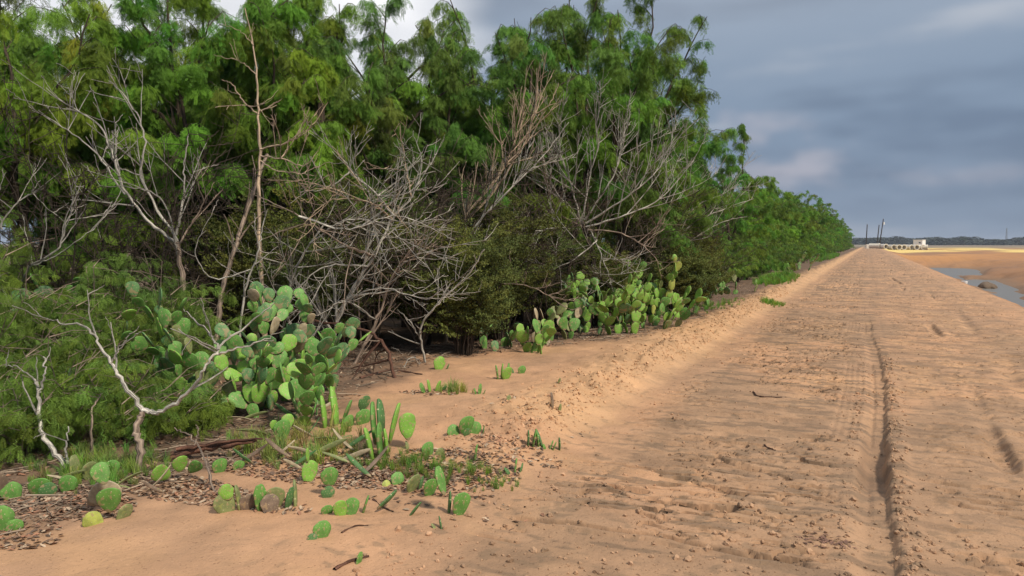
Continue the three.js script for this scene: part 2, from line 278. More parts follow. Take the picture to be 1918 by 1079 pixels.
const smallLeaf = (() => { // stiff twig set with small oval leaves
  const R = rng(33), p = [], id = [];
  for (let k = 0; k < 60; k++) {
    const t = R(), a = R() * 6.28, o = V(Math.cos(a) * 0.05 * R(), t * 0.02, t * 0.26), d = V(R() - 0.5, R() - 0.3, R() - 0.2).normalize(), s = d.clone().cross(V(R() - 0.5, R() - 0.5, R() - 0.5)).normalize().multiplyScalar(0.0065), n = p.length / 3, tip = o.clone().addScaledVector(d, 0.026), m = o.clone().addScaledVector(d, 0.014);
    for (const q of [o, m.clone().add(s), tip, m.clone().sub(s)]) p.push(q.x, q.y, q.z); id.push(n, n + 1, n + 2, n, n + 2, n + 3);
  }
  const g = new THREE.BufferGeometry(); g.setAttribute('position', new THREE.Float32BufferAttribute(p, 3)); g.setIndex(id); g.computeVertexNormals(); return g;
})();
const dummy = new THREE.Object3D(), tmpC = new THREE.Color();
function crown(list, g, m, parent, name = 'crown') { // list of {p, yaw, tilt, roll, s, c}
  const im = new THREE.InstancedMesh(g, m, list.length); im.name = name; im.userData.kind = 'stuff';
  list.forEach((e, k) => { dummy.position.copy(e.p); dummy.rotation.set(e.tilt, e.yaw, e.roll, 'YXZ'); dummy.scale.setScalar(e.s); dummy.updateMatrix(); im.setMatrixAt(k, dummy.matrix); im.setColorAt(k, tmpC.setRGB(...e.c)); });
  parent.add(im); return im;
}
const leafTone = (R, tint) => { const b = 0.68 + R() * 0.5, y = R(); return [tint[0] * b * (0.88 + 0.3 * y), tint[1] * b, tint[2] * b * (1.1 - 0.35 * y)]; };

function mesquite({ x, z, H, R: rad, seed, label, group, tint = [1, 1, 1], limbs = 17, branches = 6, per = 14, far = 0, low = 0.32, lean = [0, 0], mat = M.bark, name = 'mesquite_tree', leaf = M.leaf }) {
  const R = rng(seed), o = thing(name, x, height(x, z, false) - 0.05, z, label, 'tree', group);
  const stems = [], ns = far > 1 ? 2 : 2 + Math.floor(R() * 3), a0 = R() * 6.28, thick = 0.011 * H + 0.012;
  for (let k = 0; k < ns; k++) {
    const a = a0 + k / ns * 6.28 + R(), sp = rad * (0.2 + 0.25 * R()), hh = H * (0.42 + 0.2 * R());
    const pts = curve([V(Math.cos(a) * 0.06, 0, Math.sin(a) * 0.06), V(Math.cos(a) * sp * 0.45 + (R() - 0.5) * 0.3, hh * 0.35, Math.sin(a) * sp * 0.45 + (R() - 0.5) * 0.3), V(Math.cos(a) * sp * 0.75 + lean[0] * 0.4, hh * 0.7, Math.sin(a) * sp * 0.75 + lean[1] * 0.4), V(Math.cos(a + 0.4) * sp + lean[0] * 0.7, hh, Math.sin(a + 0.4) * sp + lean[1] * 0.7)], far ? 6 : 12, R, 0.03);
    stems.push(pts); part('trunk', new Tubes().add(pts, thick * (0.8 + R() * 0.5), thick * 0.45, far ? 5 : 8, 0.25, R).geo(), mat, o);
  }
  const list = [], cy = H * (0.5 + low * 0.5), ry = H - cy;
  for (let l = 0; l < limbs; l++) {
    const f = (l + 0.5) / limbs, v = 1 - f * 1.72, a = l * 2.39996 + R() * 0.7, q = Math.pow(Math.max(0, 1 - v * v * v * v), 0.5) * (v > 0.85 ? 0.75 : 1), k = 0.55 + 0.42 * R();
    const target = V(Math.cos(a) * q * rad * k + lean[0], cy + v * ry * k, Math.sin(a) * q * rad * k + lean[1]);
    let st = stems[0], bd = 1e9; for (const s of stems) { const dd = Math.hypot(s[s.length - 1].x - target.x, s[s.length - 1].z - target.z); if (dd < bd) { bd = dd; st = s; } }
    const t0 = 0.45 + 0.54 * Math.min(1, Math.max(0, (target.y / H))) * (0.6 + 0.4 * R()), s0 = along(st, Math.min(0.999, t0));
    const m1 = s0.clone().lerp(target, 0.35); m1.y += 0.25 + 0.3 * R(); const m2 = s0.clone().lerp(target, 0.72); m2.y += 0.22 * R(); m2.x += (R() - 0.5) * 0.4; m2.z += (R() - 0.5) * 0.4;
    const lp = curve([s0, m1, m2, target], far ? 4 : 8, R, 0.04), tb = new Tubes().add(lp, thick * 0.42, 0.007, far ? 3 : 5);
    const clump = leafTone(R, tint);
    for (let b = 0; b < branches; b++) {
      const t = 0.3 + 0.69 * (b + R() * 0.8) / branches, p0 = along(lp, Math.min(0.999, t)), ang = R() * 6.28, L = (0.35 + 0.6 * R()) * (far ? 1.15 : 1) * Math.min(1.25, rad / 1.8);
      const d = V(Math.cos(ang), 0.15 + 0.7 * R(), Math.sin(ang)).addScaledVector(dirAt(lp, t), 0.8).normalize();
      const p1 = p0.clone().addScaledVector(d, L * 0.55), p2 = p0.clone().addScaledVector(d, L); p2.y -= (0.15 + 0.5 * R()) * L;
      const bp = curve([p0, p1, p2], far ? 2 : 4, R, 0.02); tb.add(bp, 0.009, 0.003, 3);
      const n = Math.max(2, Math.round(per * (far ? 1.15 : 1.75) * (0.5 + R()))), own = [clump[0] * (0.8 + 0.4 * R()), clump[1] * (0.82 + 0.36 * R()), clump[2]];
      for (let k2 = 0; k2 < n; k2++) { const u = 0.12 + 0.88 * R(), w = 0.86 + 0.28 * R(); list.push({ p: along(bp, Math.min(0.999, u)), yaw: R() * 6.28, tilt: -0.25 + 1.35 * R(), roll: (R() - 0.5) * 1.0, s: 0.6 + 0.65 * R(), c: [own[0] * w, own[1] * w, own[2] * w] }); }
    }
    part('limb', tb.geo(), mat, o);
  }
  crown(list, far ? farSprays[seed % 2] : sprays[seed % 3], leaf, o);
  return o;
}
function shrub({ x, z, H, R: rad, seed, label, group, stems = 16, per = 26, geo = featherSprays[0], leaf = M.feather, tint = [1, 1, 1], mat = M.bark, name = 'leafy_shrub', s = 1, upward = 0.3, far = 0 }) {
  const R = rng(seed), o = thing(name, x, height(x, z, false) - 0.03, z, label, 'shrub', group), list = [];
  for (let k = 0; k < stems; k++) {
    const a = k * 2.4 + R(), q = Math.sqrt((k + 0.5) / stems), hh = H * (1 - 0.45 * q * q) * (0.75 + 0.3 * R()), tb = new Tubes();
    const tip = V(Math.cos(a) * q * rad, hh, Math.sin(a) * q * rad), sp = curve([V(Math.cos(a) * 0.1 * q, 0, Math.sin(a) * 0.1 * q), V(tip.x * 0.35 + (R() - 0.5) * 0.15, hh * 0.5, tip.z * 0.35 + (R() - 0.5) * 0.15), tip], far ? 3 : 7, R, 0.03);
    tb.add(sp, 0.012 * Math.max(0.7, H / 1.6), 0.003, far ? 3 : 4); const clump = leafTone(R, tint);
    for (let b = 0; b < 6; b++) {
      const t = 0.25 + 0.74 * (b + R()) / 6, p0 = along(sp, Math.min(t, 0.999)), an = R() * 6.28, L = 0.18 + 0.3 * R() * rad, e = p0.clone().add(V(Math.cos(an) * L, L * (upward + 0.5 * (R() - 0.4)), Math.sin(an) * L));
      tb.add([p0, p0.clone().lerp(e, 0.5).add(V(0, 0.03, 0)), e], 0.005, 0.002, 3);
      for (let n = 0; n < per / 6; n++) { const w = 0.8 + 0.4 * R(); list.push({ p: p0.clone().lerp(e, 0.1 + 0.9 * R()), yaw: R() * 6.28, tilt: -upward - 0.2 + 0.7 * R(), roll: (R() - 0.5), s: s * (0.7 + 0.6 * R()), c: clump.map(c => c * w) }); }
    }
    part('stem', tb.geo(), mat, o);
  }
  crown(list, geo, leaf, o, 'foliage'); return o;
}

// ---------------------------------------------------------------- bare branches
function twigs(tb, pts, r0, level, R, o, rough) { // side twigs off one line
  const L = pts.reduce((s, p, k) => k ? s + p.distanceTo(pts[k - 1]) : 0, 0), n = Math.round(L * o.dens[level] * (1.15 + 0.4 * R()));
  for (let k = 0; k < n; k++) {
    const t = 0.12 + 0.85 * Math.pow(R(), 0.8), p0 = along(pts, t), d = dirAt(pts, t), rr = Math.max(0.0042, r0 * (1 - 0.75 * t) * 0.6);
    const sd = V(R() - 0.5, R() - 0.5 + o.up, R() - 0.5).normalize(), dir = d.clone().multiplyScalar(0.75).addScaledVector(sd, 0.9).normalize();
    const len = Math.min(o.max, L * (0.55 - 0.3 * t) * (0.5 + R())) * (level ? 0.8 : 1); if (len < 0.06) continue;
    const bend = V(R() - 0.5, o.curl * (R() - 0.25), R() - 0.5).multiplyScalar(0.6);
    const p1 = p0.clone().addScaledVector(dir, len * 0.4), p2 = p1.clone().addScaledVector(dir.clone().addScaledVector(bend, 0.5).normalize(), len * 0.35), p3 = p2.clone().addScaledVector(dir.clone().add(bend).normalize(), len * 0.35);
    const c = curve([p0, p1, p2, p3], 6, R, 0.012); tb.add(c, rr, Math.max(0.0028, rr * 0.45), 4);
    if (level < o.dens.length - 1) twigs(tb, c, rr, level + 1, R, o, rough);
  }
}
function bare(name, label, category, mat, lines, opt = {}, group) { // lines: [points, r0, r1]; the first one stands on the ground
  const o = { dens: [3.4, 5], up: 0.25, curl: 0.7, max: 0.8, seed: 1, first: 'trunk', wob: 0.02, ...opt }, R = rng(o.seed), b = lines[0][0][0];
  const g = thing(name, b[0], b[1], b[2], label, category, group);
  lines.forEach(([c, r0, r1, m], k) => {
    const ctrl = c.map(p => V(p[0] - b[0], p[1] - b[1], p[2] - b[2])); if (k === 0) ctrl[0].y -= 0.05;
    const pts = curve(ctrl, Math.max(8, c.length * 5), R, o.wob), tb = new Tubes().add(pts, r0 * 0.84, r1 * 0.84, r0 > 0.015 ? 8 : 5, 0.35, R);
    if (!(k === 0 && o.cleanTrunk)) twigs(tb, pts, r0, 0, R, o);
    part(k === 0 ? o.first : 'branch', tb.geo(), m || mat, g);
  });
  return g;
}

// ---------------------------------------------------------------- prickly pear
function padGeometry(wide, topness, thick, bend, seed) {
  const R = rng(seed), N = 18, p = [], u = [], id = [], ring = [];
  for (let k = 0; k < N; k++) { const a = k / N * 6.2832 - Math.PI / 2, y = 0.5 + 0.5 * Math.sin(a), w = wide * 0.5 * Math.cos(a) * (1 + topness * (y - 0.5)) * (1 + 0.13 * (R() - 0.5)); ring.push([w, y * (1 + 0.06 * (R() - 0.5))]); }
  const put = (x, y, z) => { p.push(x, y, z + bend * (y * y + x * x)); u.push(x * 0.9 + 0.5, y * 0.9); return p.length / 3 - 1; };
  const E = ring.map(([x, y]) => put(x, y, 0));
  for (const s of [1, -1]) {
    const O = ring.map(([x, y]) => put(x * 0.93, 0.5 + (y - 0.5) * 0.95, s * thick * 0.3)), I = ring.map(([x, y]) => put(x * 0.55, 0.5 + (y - 0.5) * 0.58, s * thick * 0.48)), c = put(0, 0.5, s * thick * 0.52);
    for (let k = 0; k < N; k++) { const n = (k + 1) % N, f = s > 0 ? (a, b, d) => id.push(a, b, d) : (a, b, d) => id.push(a, d, b); f(E[k], E[n], O[k]); f(E[n], O[n], O[k]); f(O[k], O[n], I[k]); f(O[n], I[n], I[k]); f(I[k], I[n], c); }
  }
  const g = new THREE.BufferGeometry(); g.setAttribute('position', new THREE.Float32BufferAttribute(p, 3)); g.setAttribute('uv', new THREE.Float32BufferAttribute(u, 2)); g.setIndex(id); g.computeVertexNormals(); return g;
}
const padGeos = [padGeometry(0.74, 0.75, 0.12, 0.04, 1), padGeometry(0.82, 0.5, 0.11, -0.06, 2), padGeometry(0.62, 0.85, 0.12, 0.1, 3), padGeometry(0.72, 0.6, 0.13, 0.2, 4)];
const slimGeos = [padGeometry(0.15, 0.1, 0.05, 0.25, 7), padGeometry(0.12, 0, 0.04, -0.3, 8)];
const strapGeos = [padGeometry(0.42, 0.2, 0.1, 0.05, 5), padGeometry(0.36, 0.1, 0.11, -0.08, 6)];
const basis = new THREE.Matrix4();
function addPad(parent, pos, dir, normal, L, geo, mat) {
  const o = part('pad', geo, mat, parent), n = normal.clone().addScaledVector(dir, -normal.dot(dir)).normalize(), s = dir.clone().cross(n).normalize();
  basis.makeBasis(s, dir, n); o.quaternion.setFromRotationMatrix(basis); o.position.copy(pos); o.scale.setScalar(L); return o;
}
function pear({ at, n, h, spread, size = 0.172, seed, label, group, mats = ['bright', 'mid', 'mid', 'blue'], face = [0.75, 0.1, 0.65], bias = 0.42, bases = 4, strap = 0, open = 0.95 }) {
  const [x, z] = at, R = rng(seed), g = thing('prickly_pear', x, height(x, z), z, label, 'cactus', group), q = [], F = V(...face).normalize();
  const side = V(-F.z, 0, F.x).normalize();
  for (let k = 0; k < bases; k++) { const a = R() * 6.28, r = spread * Math.sqrt(R()); const px = Math.cos(a) * r, pz = Math.sin(a) * r; q.push({ p: V(px, height(x + px, z + pz) - height(x, z) - 0.025, pz), d: V((R() - 0.5) * 0.7 + px * 0.5, 1, (R() - 0.5) * 0.7 + pz * 0.5).normalize(), lvl: 0, N: null }); }
  let made = 0;
  while (q.length && made < n) {
    const e = q.splice(Math.floor(Math.pow(R(), 0.8) * q.length), 1)[0], L = size * (0.75 + 0.5 * R()) * (e.lvl > 3 ? 0.85 : 1);
    let N = R() < bias ? F.clone().add(V((R() - 0.5) * 0.9, (R() - 0.5) * 0.7, (R() - 0.5) * 0.9)) : V(R() - 0.5, (R() - 0.5) * 0.6, R() - 0.5);
    const st = R() < strap; if (st) N = side.clone().add(V((R() - 0.5) * 0.4, 0, (R() - 0.5) * 0.4));
    const geo = st ? strapGeos[Math.floor(R() * 2)] : padGeos[Math.floor(R() * 4)], mat = padMats[mats[Math.floor(R() * mats.length)]];
    if (Math.abs(N.clone().normalize().dot(e.d)) > 0.95) N.add(side);
    addPad(g, e.p, e.d, N, L * (st ? 1.15 : 1), geo, mat); made++;
    const nn = N.clone().addScaledVector(e.d, -N.dot(e.d)).normalize(), sv = e.d.clone().cross(nn).normalize(), kids = 1 + Math.floor(R() * 2.4);
    for (let k = 0; k < kids; k++) {
      const s = (k - (kids - 1) / 2) * 0.9 + (R() - 0.5) * 0.4, p = e.p.clone().addScaledVector(e.d, L * (0.95 - 0.13 * s * s)).addScaledVector(sv, s * L * 0.3);
      const d = e.d.clone().addScaledVector(sv, s * 0.8).add(V((R() - 0.5) * open, 0.28, (R() - 0.5) * open)).normalize();
      if (p.y < h - L * 0.6) q.push({ p, d, lvl: e.lvl + 1 });
    }
  }
  return g;
}
function padsAt(label, at, list, group, category = 'cactus', name = 'prickly_pear') { // hand-set pads: [dx, dz, length, lean sideways, lean back, turn, shape, colour, lift]
  const [x, z] = at, g = thing(name, x, height(x, z), z, label, category, group), F = V(0.75, 0.05, 0.65).normalize(), S = V(0.65, 0, -0.75).normalize();
  for (const [dx, dz, L, ls0, lb0, turn, shape, col, lift = -0.03] of list) {
    const j = Math.round((x + dx) * 977 + (z + dz) * 1361), ls = ls0 + 0.35 * (hash(j, 1, 5) - 0.5), lb = lb0 + 0.6 * (hash(j, 2, 5) - 0.5);
    const N = F.clone().applyAxisAngle(UPV, turn), d = V(0, 1, 0).addScaledVector(S, ls).addScaledVector(F, lb).normalize();
    addPad(g, V(0, 0, 0).addScaledVector(S, dx).addScaledVector(F, dz).add(V(0, lift + height(x + S.x * dx + F.x * dz, z + S.z * dx + F.z * dz) - height(x, z), 0)), d, N, L, shape < 4 ? padGeos[shape] : shape < 6 ? strapGeos[shape - 4] : slimGeos[shape - 6], padMats[col]);
  }
  return g;
}
const ord = ['first', 'second', 'third', 'fourth', 'fifth', 'sixth', 'seventh', 'eighth', 'ninth', 'tenth', 'eleventh', 'twelfth'];
// ---------------------------------------------------------------- live trees of the thicket
const frontTrees = [ // [x, z], height, radius, label, options
  [[-9.47, -5.41], 5.2, 1.7, 'yellow-green mesquite crown at the left edge above the bare branches', { tint: [1.25, 1.12, 0.8], low: 0.25, limbs: 20 }],
  [[-9.53, -6.72], 4.1, 1.4, 'low dark mesquite below the sky gap left of the bare white pole stem', { tint: [0.85, 0.9, 0.9], low: 0.1 }],
  [[-8.16, -7.17], 5.9, 1.5, 'bright green drooping mesquite left of the bare pole stem', { tint: [1.1, 1.15, 0.8], low: 0.15, per: 15, limbs: 22 }],
  [[-7.32, -7.91], 5.6, 1.1, 'fresh green drooping mesquite right of the bare pole stem', { tint: [1.15, 1.1, 0.8], low: 0.15, limbs: 20 }],
  [[-7.26, -9.61], 5.9, 1.8, 'dark green mesquite behind the big pale tangle of dead branches', { tint: [0.85, 0.92, 1.0], low: 0.15 }],
  [[-6.45, -10.67], 5.3, 1.4, 'mesquite under the white sky gap behind the diagonal bare trunks', { tint: [0.95, 1, 0.9], low: 0.1 }],
  [[-5.57, -11.55], 6.3, 1.8, 'full mesquite above the diagonal bare trunks right of the white sky gap', { tint: [1, 1, 0.9], low: 0.1 }],
  [[-4.92, -12.98], 6.5, 1.8, 'tall mesquite above the grey dead fan of branches by the prickly pears', { tint: [0.9, 1, 0.95], low: 0.2, limbs: 22 }],
  [[-4.7, -15.32], 7.2, 1.9, 'tallest mesquite, its drooping right side outlined against the storm sky', { tint: [1, 1.05, 0.9], low: 0.15, limbs: 28, per: 12 }],
  [[-4.73, -18.65], 6.0, 1.5, 'shorter mesquite just right of and below the tallest one', { tint: [0.95, 1, 0.9], low: 0 }],
  [[-4.77, -22.75], 5.0, 1.4, 'mesquite in the dip of the skyline right of the tallest tree', { tint: [0.85, 0.95, 0.9], low: 0 }],
  [[-4.84, -27.73], 5.9, 1.9, 'rounded mesquite behind the bare branches reaching over the grass patch', { tint: [0.9, 1, 0.9], low: -0.05 }],
  [[-9.83, -6.24], 5.3, 1.5, 'mesquite between the yellow-green crown and the low one', { low: 0.2, limbs: 18 }],
  [[-9.48, -7.41], 5.2, 1.4, 'mesquite filling in behind the bright drooping one', { low: 0.1, limbs: 18 }],
  [[-8.51, -8.33], 5.9, 1.4, 'mesquite right behind the bare pole stem', { low: 0.1, limbs: 18 }],
  [[-7.53, -9.04], 5.5, 1.4, 'mesquite above the left half of the big pale tangle', { low: 0.05, limbs: 18 }],
  [[-7.14, -10.56], 5.9, 1.5, 'mesquite just left of the white sky gap', { low: 0.05, limbs: 18 }],
  [[-6.26, -11.66], 5.9, 1.4, 'mesquite just right of the white sky gap', { low: 0, limbs: 18 }],
  [[-5.46, -12.83], 6.6, 1.6, 'mesquite between the diagonal trunks and the grey fan', { low: 0, limbs: 18 }],
  [[-4.87, -14.57], 6.9, 1.6, 'mesquite wedged left of the tallest one', { low: 0, limbs: 20 }],
  [[-4.5, -16.31], 5.8, 1.5, 'mesquite filling the lower right side of the tallest one', { low: -0.05, limbs: 18 }],
];
frontTrees.forEach(([p, H, R, label, o], k) => mesquite({ x: p[0], z: p[1], H, R, seed: 11 + k, label, ...o }));
mesquite({ x: [-12.29, -7.94][0], z: [-12.29, -7.94][1], H: 5.9, R: 2.0, seed: 41, label: 'sparse dark mesquite with a crooked black limb across the upper left sky', limbs: 13, branches: 4, per: 7, low: 0.55, tint: [0.7, 0.8, 0.9], mat: M.darkbark });
mesquite({ x: [-9.78, -11.39][0], z: [-9.78, -11.39][1], H: 6.0, R: 1.9, seed: 42, label: 'thin dark mesquite against the white sky above the middle tangle', limbs: 14, branches: 4, per: 7, low: 0.5, tint: [0.75, 0.85, 1], mat: M.darkbark });
{ // trees deep in the thicket, then the row that recedes along the road
  const R = rng(77); let n = 0, m = 0;
  for (const [off, z0, z1, step, H0] of [[4.6, -3.5, -34, 3.0, 4.7], [7.9, -5, -34, 3.6, 5.3], [11.8, -6.5, -34, 4.4, 6.2], [16, -8, -30, 5.5, 7.0]])
    for (let z = z0; z > z1; z -= step * (0.8 + 0.4 * R())) {
      const x = edgeX(z) - off + (R() - 0.5) * 1.2, gap = Math.abs(Math.atan2(-x, -z) - 0.98) < 0.09;
      mesquite({ x, z, H: H0 * (gap ? 0.78 : 0.92 + 0.22 * R()), R: 1.9 + 0.4 * R(), seed: 100 + n++, label: 'mesquite deep in the thicket, half hidden behind the front trees', group: 'mesquites deep inside the thicket', limbs: 14, branches: 5, per: 9, low: 0.3, far: off > 7 ? 1 : 0, tint: [0.95, 1, 0.9] });
    }
  for (let d = 30.5; d < 196; d *= 1.0) {
    const H = d < 40 ? 6.3 : d < 60 ? 7.2 : 7.2, z = -d, x = edgeX(z) - 1.9 - 0.7 * R();
    mesquite({ x, z, H: H * (0.6 + 0.55 * R()), R: 1.7 + 0.5 * R(), seed: 200 + n++, label: ord[m] ? `${ord[m]} mesquite of the receding row, counted from the rounded one by the grass patch` : 'far green mesquite where the receding row thins toward the poles', m: m++, group: 'mesquites receding along the road', limbs: 15, branches: 5, per: d > 70 ? 6 : 9, low: -0.1, far: d > 70 ? 2 : 1, tint: [0.95, 1.02, 0.85] });
    d += d < 60 ? 3.6 : 5.5;
  }
}
// ---------------------------------------------------------------- shrubs
const shrubs = [
  [[-6.67, -3.88], 1.5, 0.9, 'feathery green bush at the left edge behind the forked dead trunk', { tint: [1.05, 1.05, 0.8] }],
  [[-6.39, -4.35], 1.45, 0.85, 'feathery green bush right behind the left arm of the forked dead trunk', {}],
  [[-6.14, -4.92], 1.4, 0.8, 'feathery green bush between the forked dead trunk and the big prickly pear', { tint: [0.9, 0.95, 0.9] }],
  [[-5.63, -3.49], 0.95, 0.6, 'low fine-leaved bush around the pale bent stem at lower left', { tint: [1, 1, 0.8], stems: 12 }],
  [[-5.29, -3.83], 0.75, 0.5, 'low bush just behind the base of the forked dead trunk', { tint: [1, 1, 0.85], stems: 12 }],
  [[-5.15, -4.18], 0.42, 0.4, 'low bush over the reddish fallen log', { tint: [1, 1, 0.85], stems: 10 }],
  [[-5.47, -3.07], 0.7, 0.45, 'low bush at the left edge above the broad pads', { tint: [1, 1, 0.85], stems: 10 }],
  [[-6.69, -3.43], 1.6, 0.9, 'feathery bush cut by the left edge of the view', {}],
];
shrubs.forEach(([p, H, R, label, o], k) => shrub({ x: p[0], z: p[1], H, R, seed: 300 + k, label, geo: featherSprays[k % 2], stems: 18, per: 18, mat: M.deadC, ...o }));
const thorn = [
  [[-4.74, -8.28], 1.75, 0.55, 'olive thorny bush standing at the edge left of the small bright pears'],
  [[-5.72, -8.8], 2.1, 0.8, 'olive thorny bush behind the dark hollow under the dead tangle'],
  [[-4.99, -9.71], 2.2, 0.8, 'olive thorny bush below the diagonal bare trunks'],
  [[-6.61, -8.14], 2.2, 0.8, 'olive thorny bush inside the big pale tangle'],
  [[-6.81, -6.93], 2.0, 0.8, 'olive thorny bush behind the big prickly pear'],
  [[-4.95, -11.18], 2.0, 0.7, 'olive thorny bush behind the small bright pears'],
  [[-4.2, -11.99], 1.5, 0.7, 'dark thorny bush right behind the prickly pear bank'],
  [[-3.39, -14.62], 1.3, 0.8, 'dark thorny bush behind the low trailing pears'],
  [[-4.1, -15.28], 2.3, 0.9, 'dull green thorny bush right of the tall prickly pear bank'],
  [[-4.11, -18.62], 2.2, 1.0, 'dull green thorny bush under the bare branches reaching right'],
];
thorn.forEach(([p, H, R, label], k) => shrub({ x: p[0], z: p[1], H, R, seed: 330 + k, label, geo: smallLeaf, leaf: M.olive, stems: 24, per: 54, name: 'thorny_shrub', s: 1.25, upward: 0.5, tint: [0.85, 0.88, 0.75] }));
{ const R = rng(88); let n = 0;
  for (let d = 20; d < 185; d += d < 50 ? 2.6 : 6) { const z = -d, x = edgeX(z) - 0.75 - 0.5 * R();
    shrub({ x, z, H: 1.5 + 0.9 * R(), R: 1.0 + 0.5 * R(), seed: 360 + n++, label: ord[n - 1] ? `${ord[n - 1]} low bush at the foot of the tree row, counted from the pear bank` : 'far low bush at the foot of the receding tree row', group: 'low bushes along the receding tree row', stems: d > 50 ? 9 : 14, per: d > 50 ? 7 : 16, geo: farSprays[n % 2], leaf: M.feather, tint: [0.95, 1, 0.9], s: 0.62, far: 1 }); }
  for (let k = 0; k < 9; k++) { const z = -3.2 - 1.6 * k, x = edgeX(z) - 2.8 - 1.2 * R();
    shrub({ x, z, H: 1.7 + 0.8 * R(), R: 1.1, seed: 400 + k, label: 'understorey bush in the shade behind the front branches', group: 'understorey bushes in the shade', stems: 16, per: 20, geo: featherSprays[k % 2], tint: [1, 1, 0.9], s: 1.2, mat: M.bark }); }
}

// ---------------------------------------------------------------- dead wood
bare('dead_tree', 'forked dead trunk with two bare arms standing in the left foreground', 'dead tree', M.deadA, [
  [[[-4.47, 0.01, -3.28], [-4.44, 0.2, -3.31], [-4.49, 0.32, -3.32], [-4.48, 0.44, -3.37]], 0.03, 0.024, M.deadC],
  [[[-4.48, 0.44, -3.37], [-4.57, 0.59, -3.33], [-4.72, 0.73, -3.33], [-4.91, 0.88, -3.36], [-5.04, 1, -3.35], [-5.23, 1.02, -3.32], [-5.44, 1.05, -3.33]], 0.02, 0.004],
  [[[-4.48, 0.45, -3.37], [-4.33, 0.45, -3.38], [-4.16, 0.55, -3.42], [-4.01, 0.71, -3.45], [-3.93, 0.85, -3.49], [-3.87, 0.96, -3.58], [-3.8, 1.07, -3.74], [-3.72, 1.19, -3.84]], 0.02, 0.004],
  [[[-3.92, 0.86, -3.5], [-3.79, 0.89, -3.54], [-3.66, 0.94, -3.63], [-3.54, 1.01, -3.75]], 0.011, 0.004],
  [[[-3.9, 0.89, -3.51], [-3.99, 0.98, -3.53], [-4.15, 1.09, -3.52], [-4.24, 1.14, -3.53]], 0.011, 0.004],
  [[[-4.74, 0.76, -3.32], [-4.69, 0.86, -3.35], [-4.63, 0.95, -3.38], [-4.56, 1.02, -3.42]], 0.008, 0.003],
], { seed: 51, dens: [1.6, 2.5], max: 0.32, cleanTrunk: true });
bare('dead_shrub', 'pale bent dead stem with an upright stub at the lower left', 'dead shrub', M.deadA, [
  [[[-4.82, 0.08, -3.07], [-4.96, 0.16, -3.06], [-5.09, 0.28, -3.05], [-5.17, 0.43, -3.08], [-5.18, 0.56, -3.09], [-5.27, 0.66, -3.11]], 0.026, 0.01],
  [[[-4.84, 0.11, -3.06], [-4.85, 0.23, -3.06], [-4.89, 0.35, -3.1]], 0.011, 0.005],
  [[[-5.17, 0.56, -3.09], [-5.14, 0.69, -3.11], [-5.25, 0.8, -3.18]], 0.012, 0.006],
  [[[-5.18, 0.6, -3.09], [-5.34, 0.72, -3.07], [-5.52, 0.73, -3.05]], 0.007, 0.003],
], { seed: 52, dens: [1.8, 2.5], max: 0.3 });
bare('dead_branch', 'thin brown dead stick leaning out of the litter onto the sand', 'branch', M.deadC, [
  [[[-3.58, -0.02, -3.22], [-3.77, 0.11, -3.3], [-3.97, 0.25, -3.38], [-4.12, 0.32, -3.42], [-4.28, 0.32, -3.45]], 0.011, 0.005],
  [[[-4, 0.26, -3.38], [-4.01, 0.34, -3.42], [-4.06, 0.37, -3.45]], 0.007, 0.004],
], { seed: 53, dens: [0.6], max: 0.2, first: 'branch' });
bare('dead_branch', 'short grey-brown upright stick between the bent stem and forked trunk', 'branch', M.deadC, [
  [[[-4.99, 0.11, -3.32], [-4.98, 0.28, -3.33], [-5.01, 0.44, -3.38], [-5.02, 0.51, -3.44]], 0.014, 0.006],
], { seed: 54, dens: [1.5], max: 0.25, first: 'branch' });
bare('fallen_log', 'split reddish fallen log lying under the big prickly pear', 'log', M.log, [
  [[[-4.66, 0.01, -3.53], [-4.49, 0.06, -3.64], [-4.28, 0.11, -3.79], [-4.04, 0.14, -3.97]], 0.05, 0.022],
  [[[-4.47, 0.11, -3.62], [-4.23, 0.15, -3.79], [-3.99, 0.17, -3.97]], 0.02, 0.008],
], { seed: 55, dens: [0.4], max: 0.3, first: 'trunk' });
bare('dead_tree', 'tall thin bare pole stem with tan bark rising above the thicket', 'dead tree', M.deadB, [
  [[[-6.21, -0, -6.28], [-6.28, 0.96, -6.31], [-6.31, 1.82, -6.3], [-6.32, 2.61, -6.35], [-6.35, 3.16, -6.37], [-6.4, 3.72, -6.39], [-6.51, 4.3, -6.37]], 0.04, 0.006],
  [[[-6.35, 3.07, -6.37], [-6.47, 3.22, -6.26], [-6.55, 3.4, -6.18], [-6.66, 3.45, -6.13]], 0.012, 0.004],
  [[[-6.35, 3.1, -6.37], [-6.2, 3.16, -6.39], [-6.03, 3.24, -6.42]], 0.012, 0.004],
  [[[-6.38, 3.53, -6.38], [-6.51, 3.67, -6.27], [-6.75, 3.73, -6.11]], 0.009, 0.003],
  [[[-6.42, 3.87, -6.39], [-6.56, 4.03, -6.33], [-6.71, 4.1, -6.2]], 0.008, 0.003],
  [[[-6.32, 2.68, -6.35], [-5.98, 2.72, -6.36], [-5.64, 2.88, -6.42], [-5.43, 3.17, -6.49]], 0.014, 0.005],
  [[[-6.32, 2.61, -6.35], [-5.91, 2.53, -6.32], [-5.65, 2.46, -6.33], [-5.46, 2.66, -6.38]], 0.013, 0.005],
  [[[-6.32, 2.55, -6.35], [-5.98, 2.41, -6.28], [-5.7, 2.37, -6.3], [-5.5, 2.34, -6.34]], 0.011, 0.004],
], { seed: 56, dens: [3.2, 4.5], max: 0.55, curl: 1.0, cleanTrunk: true });
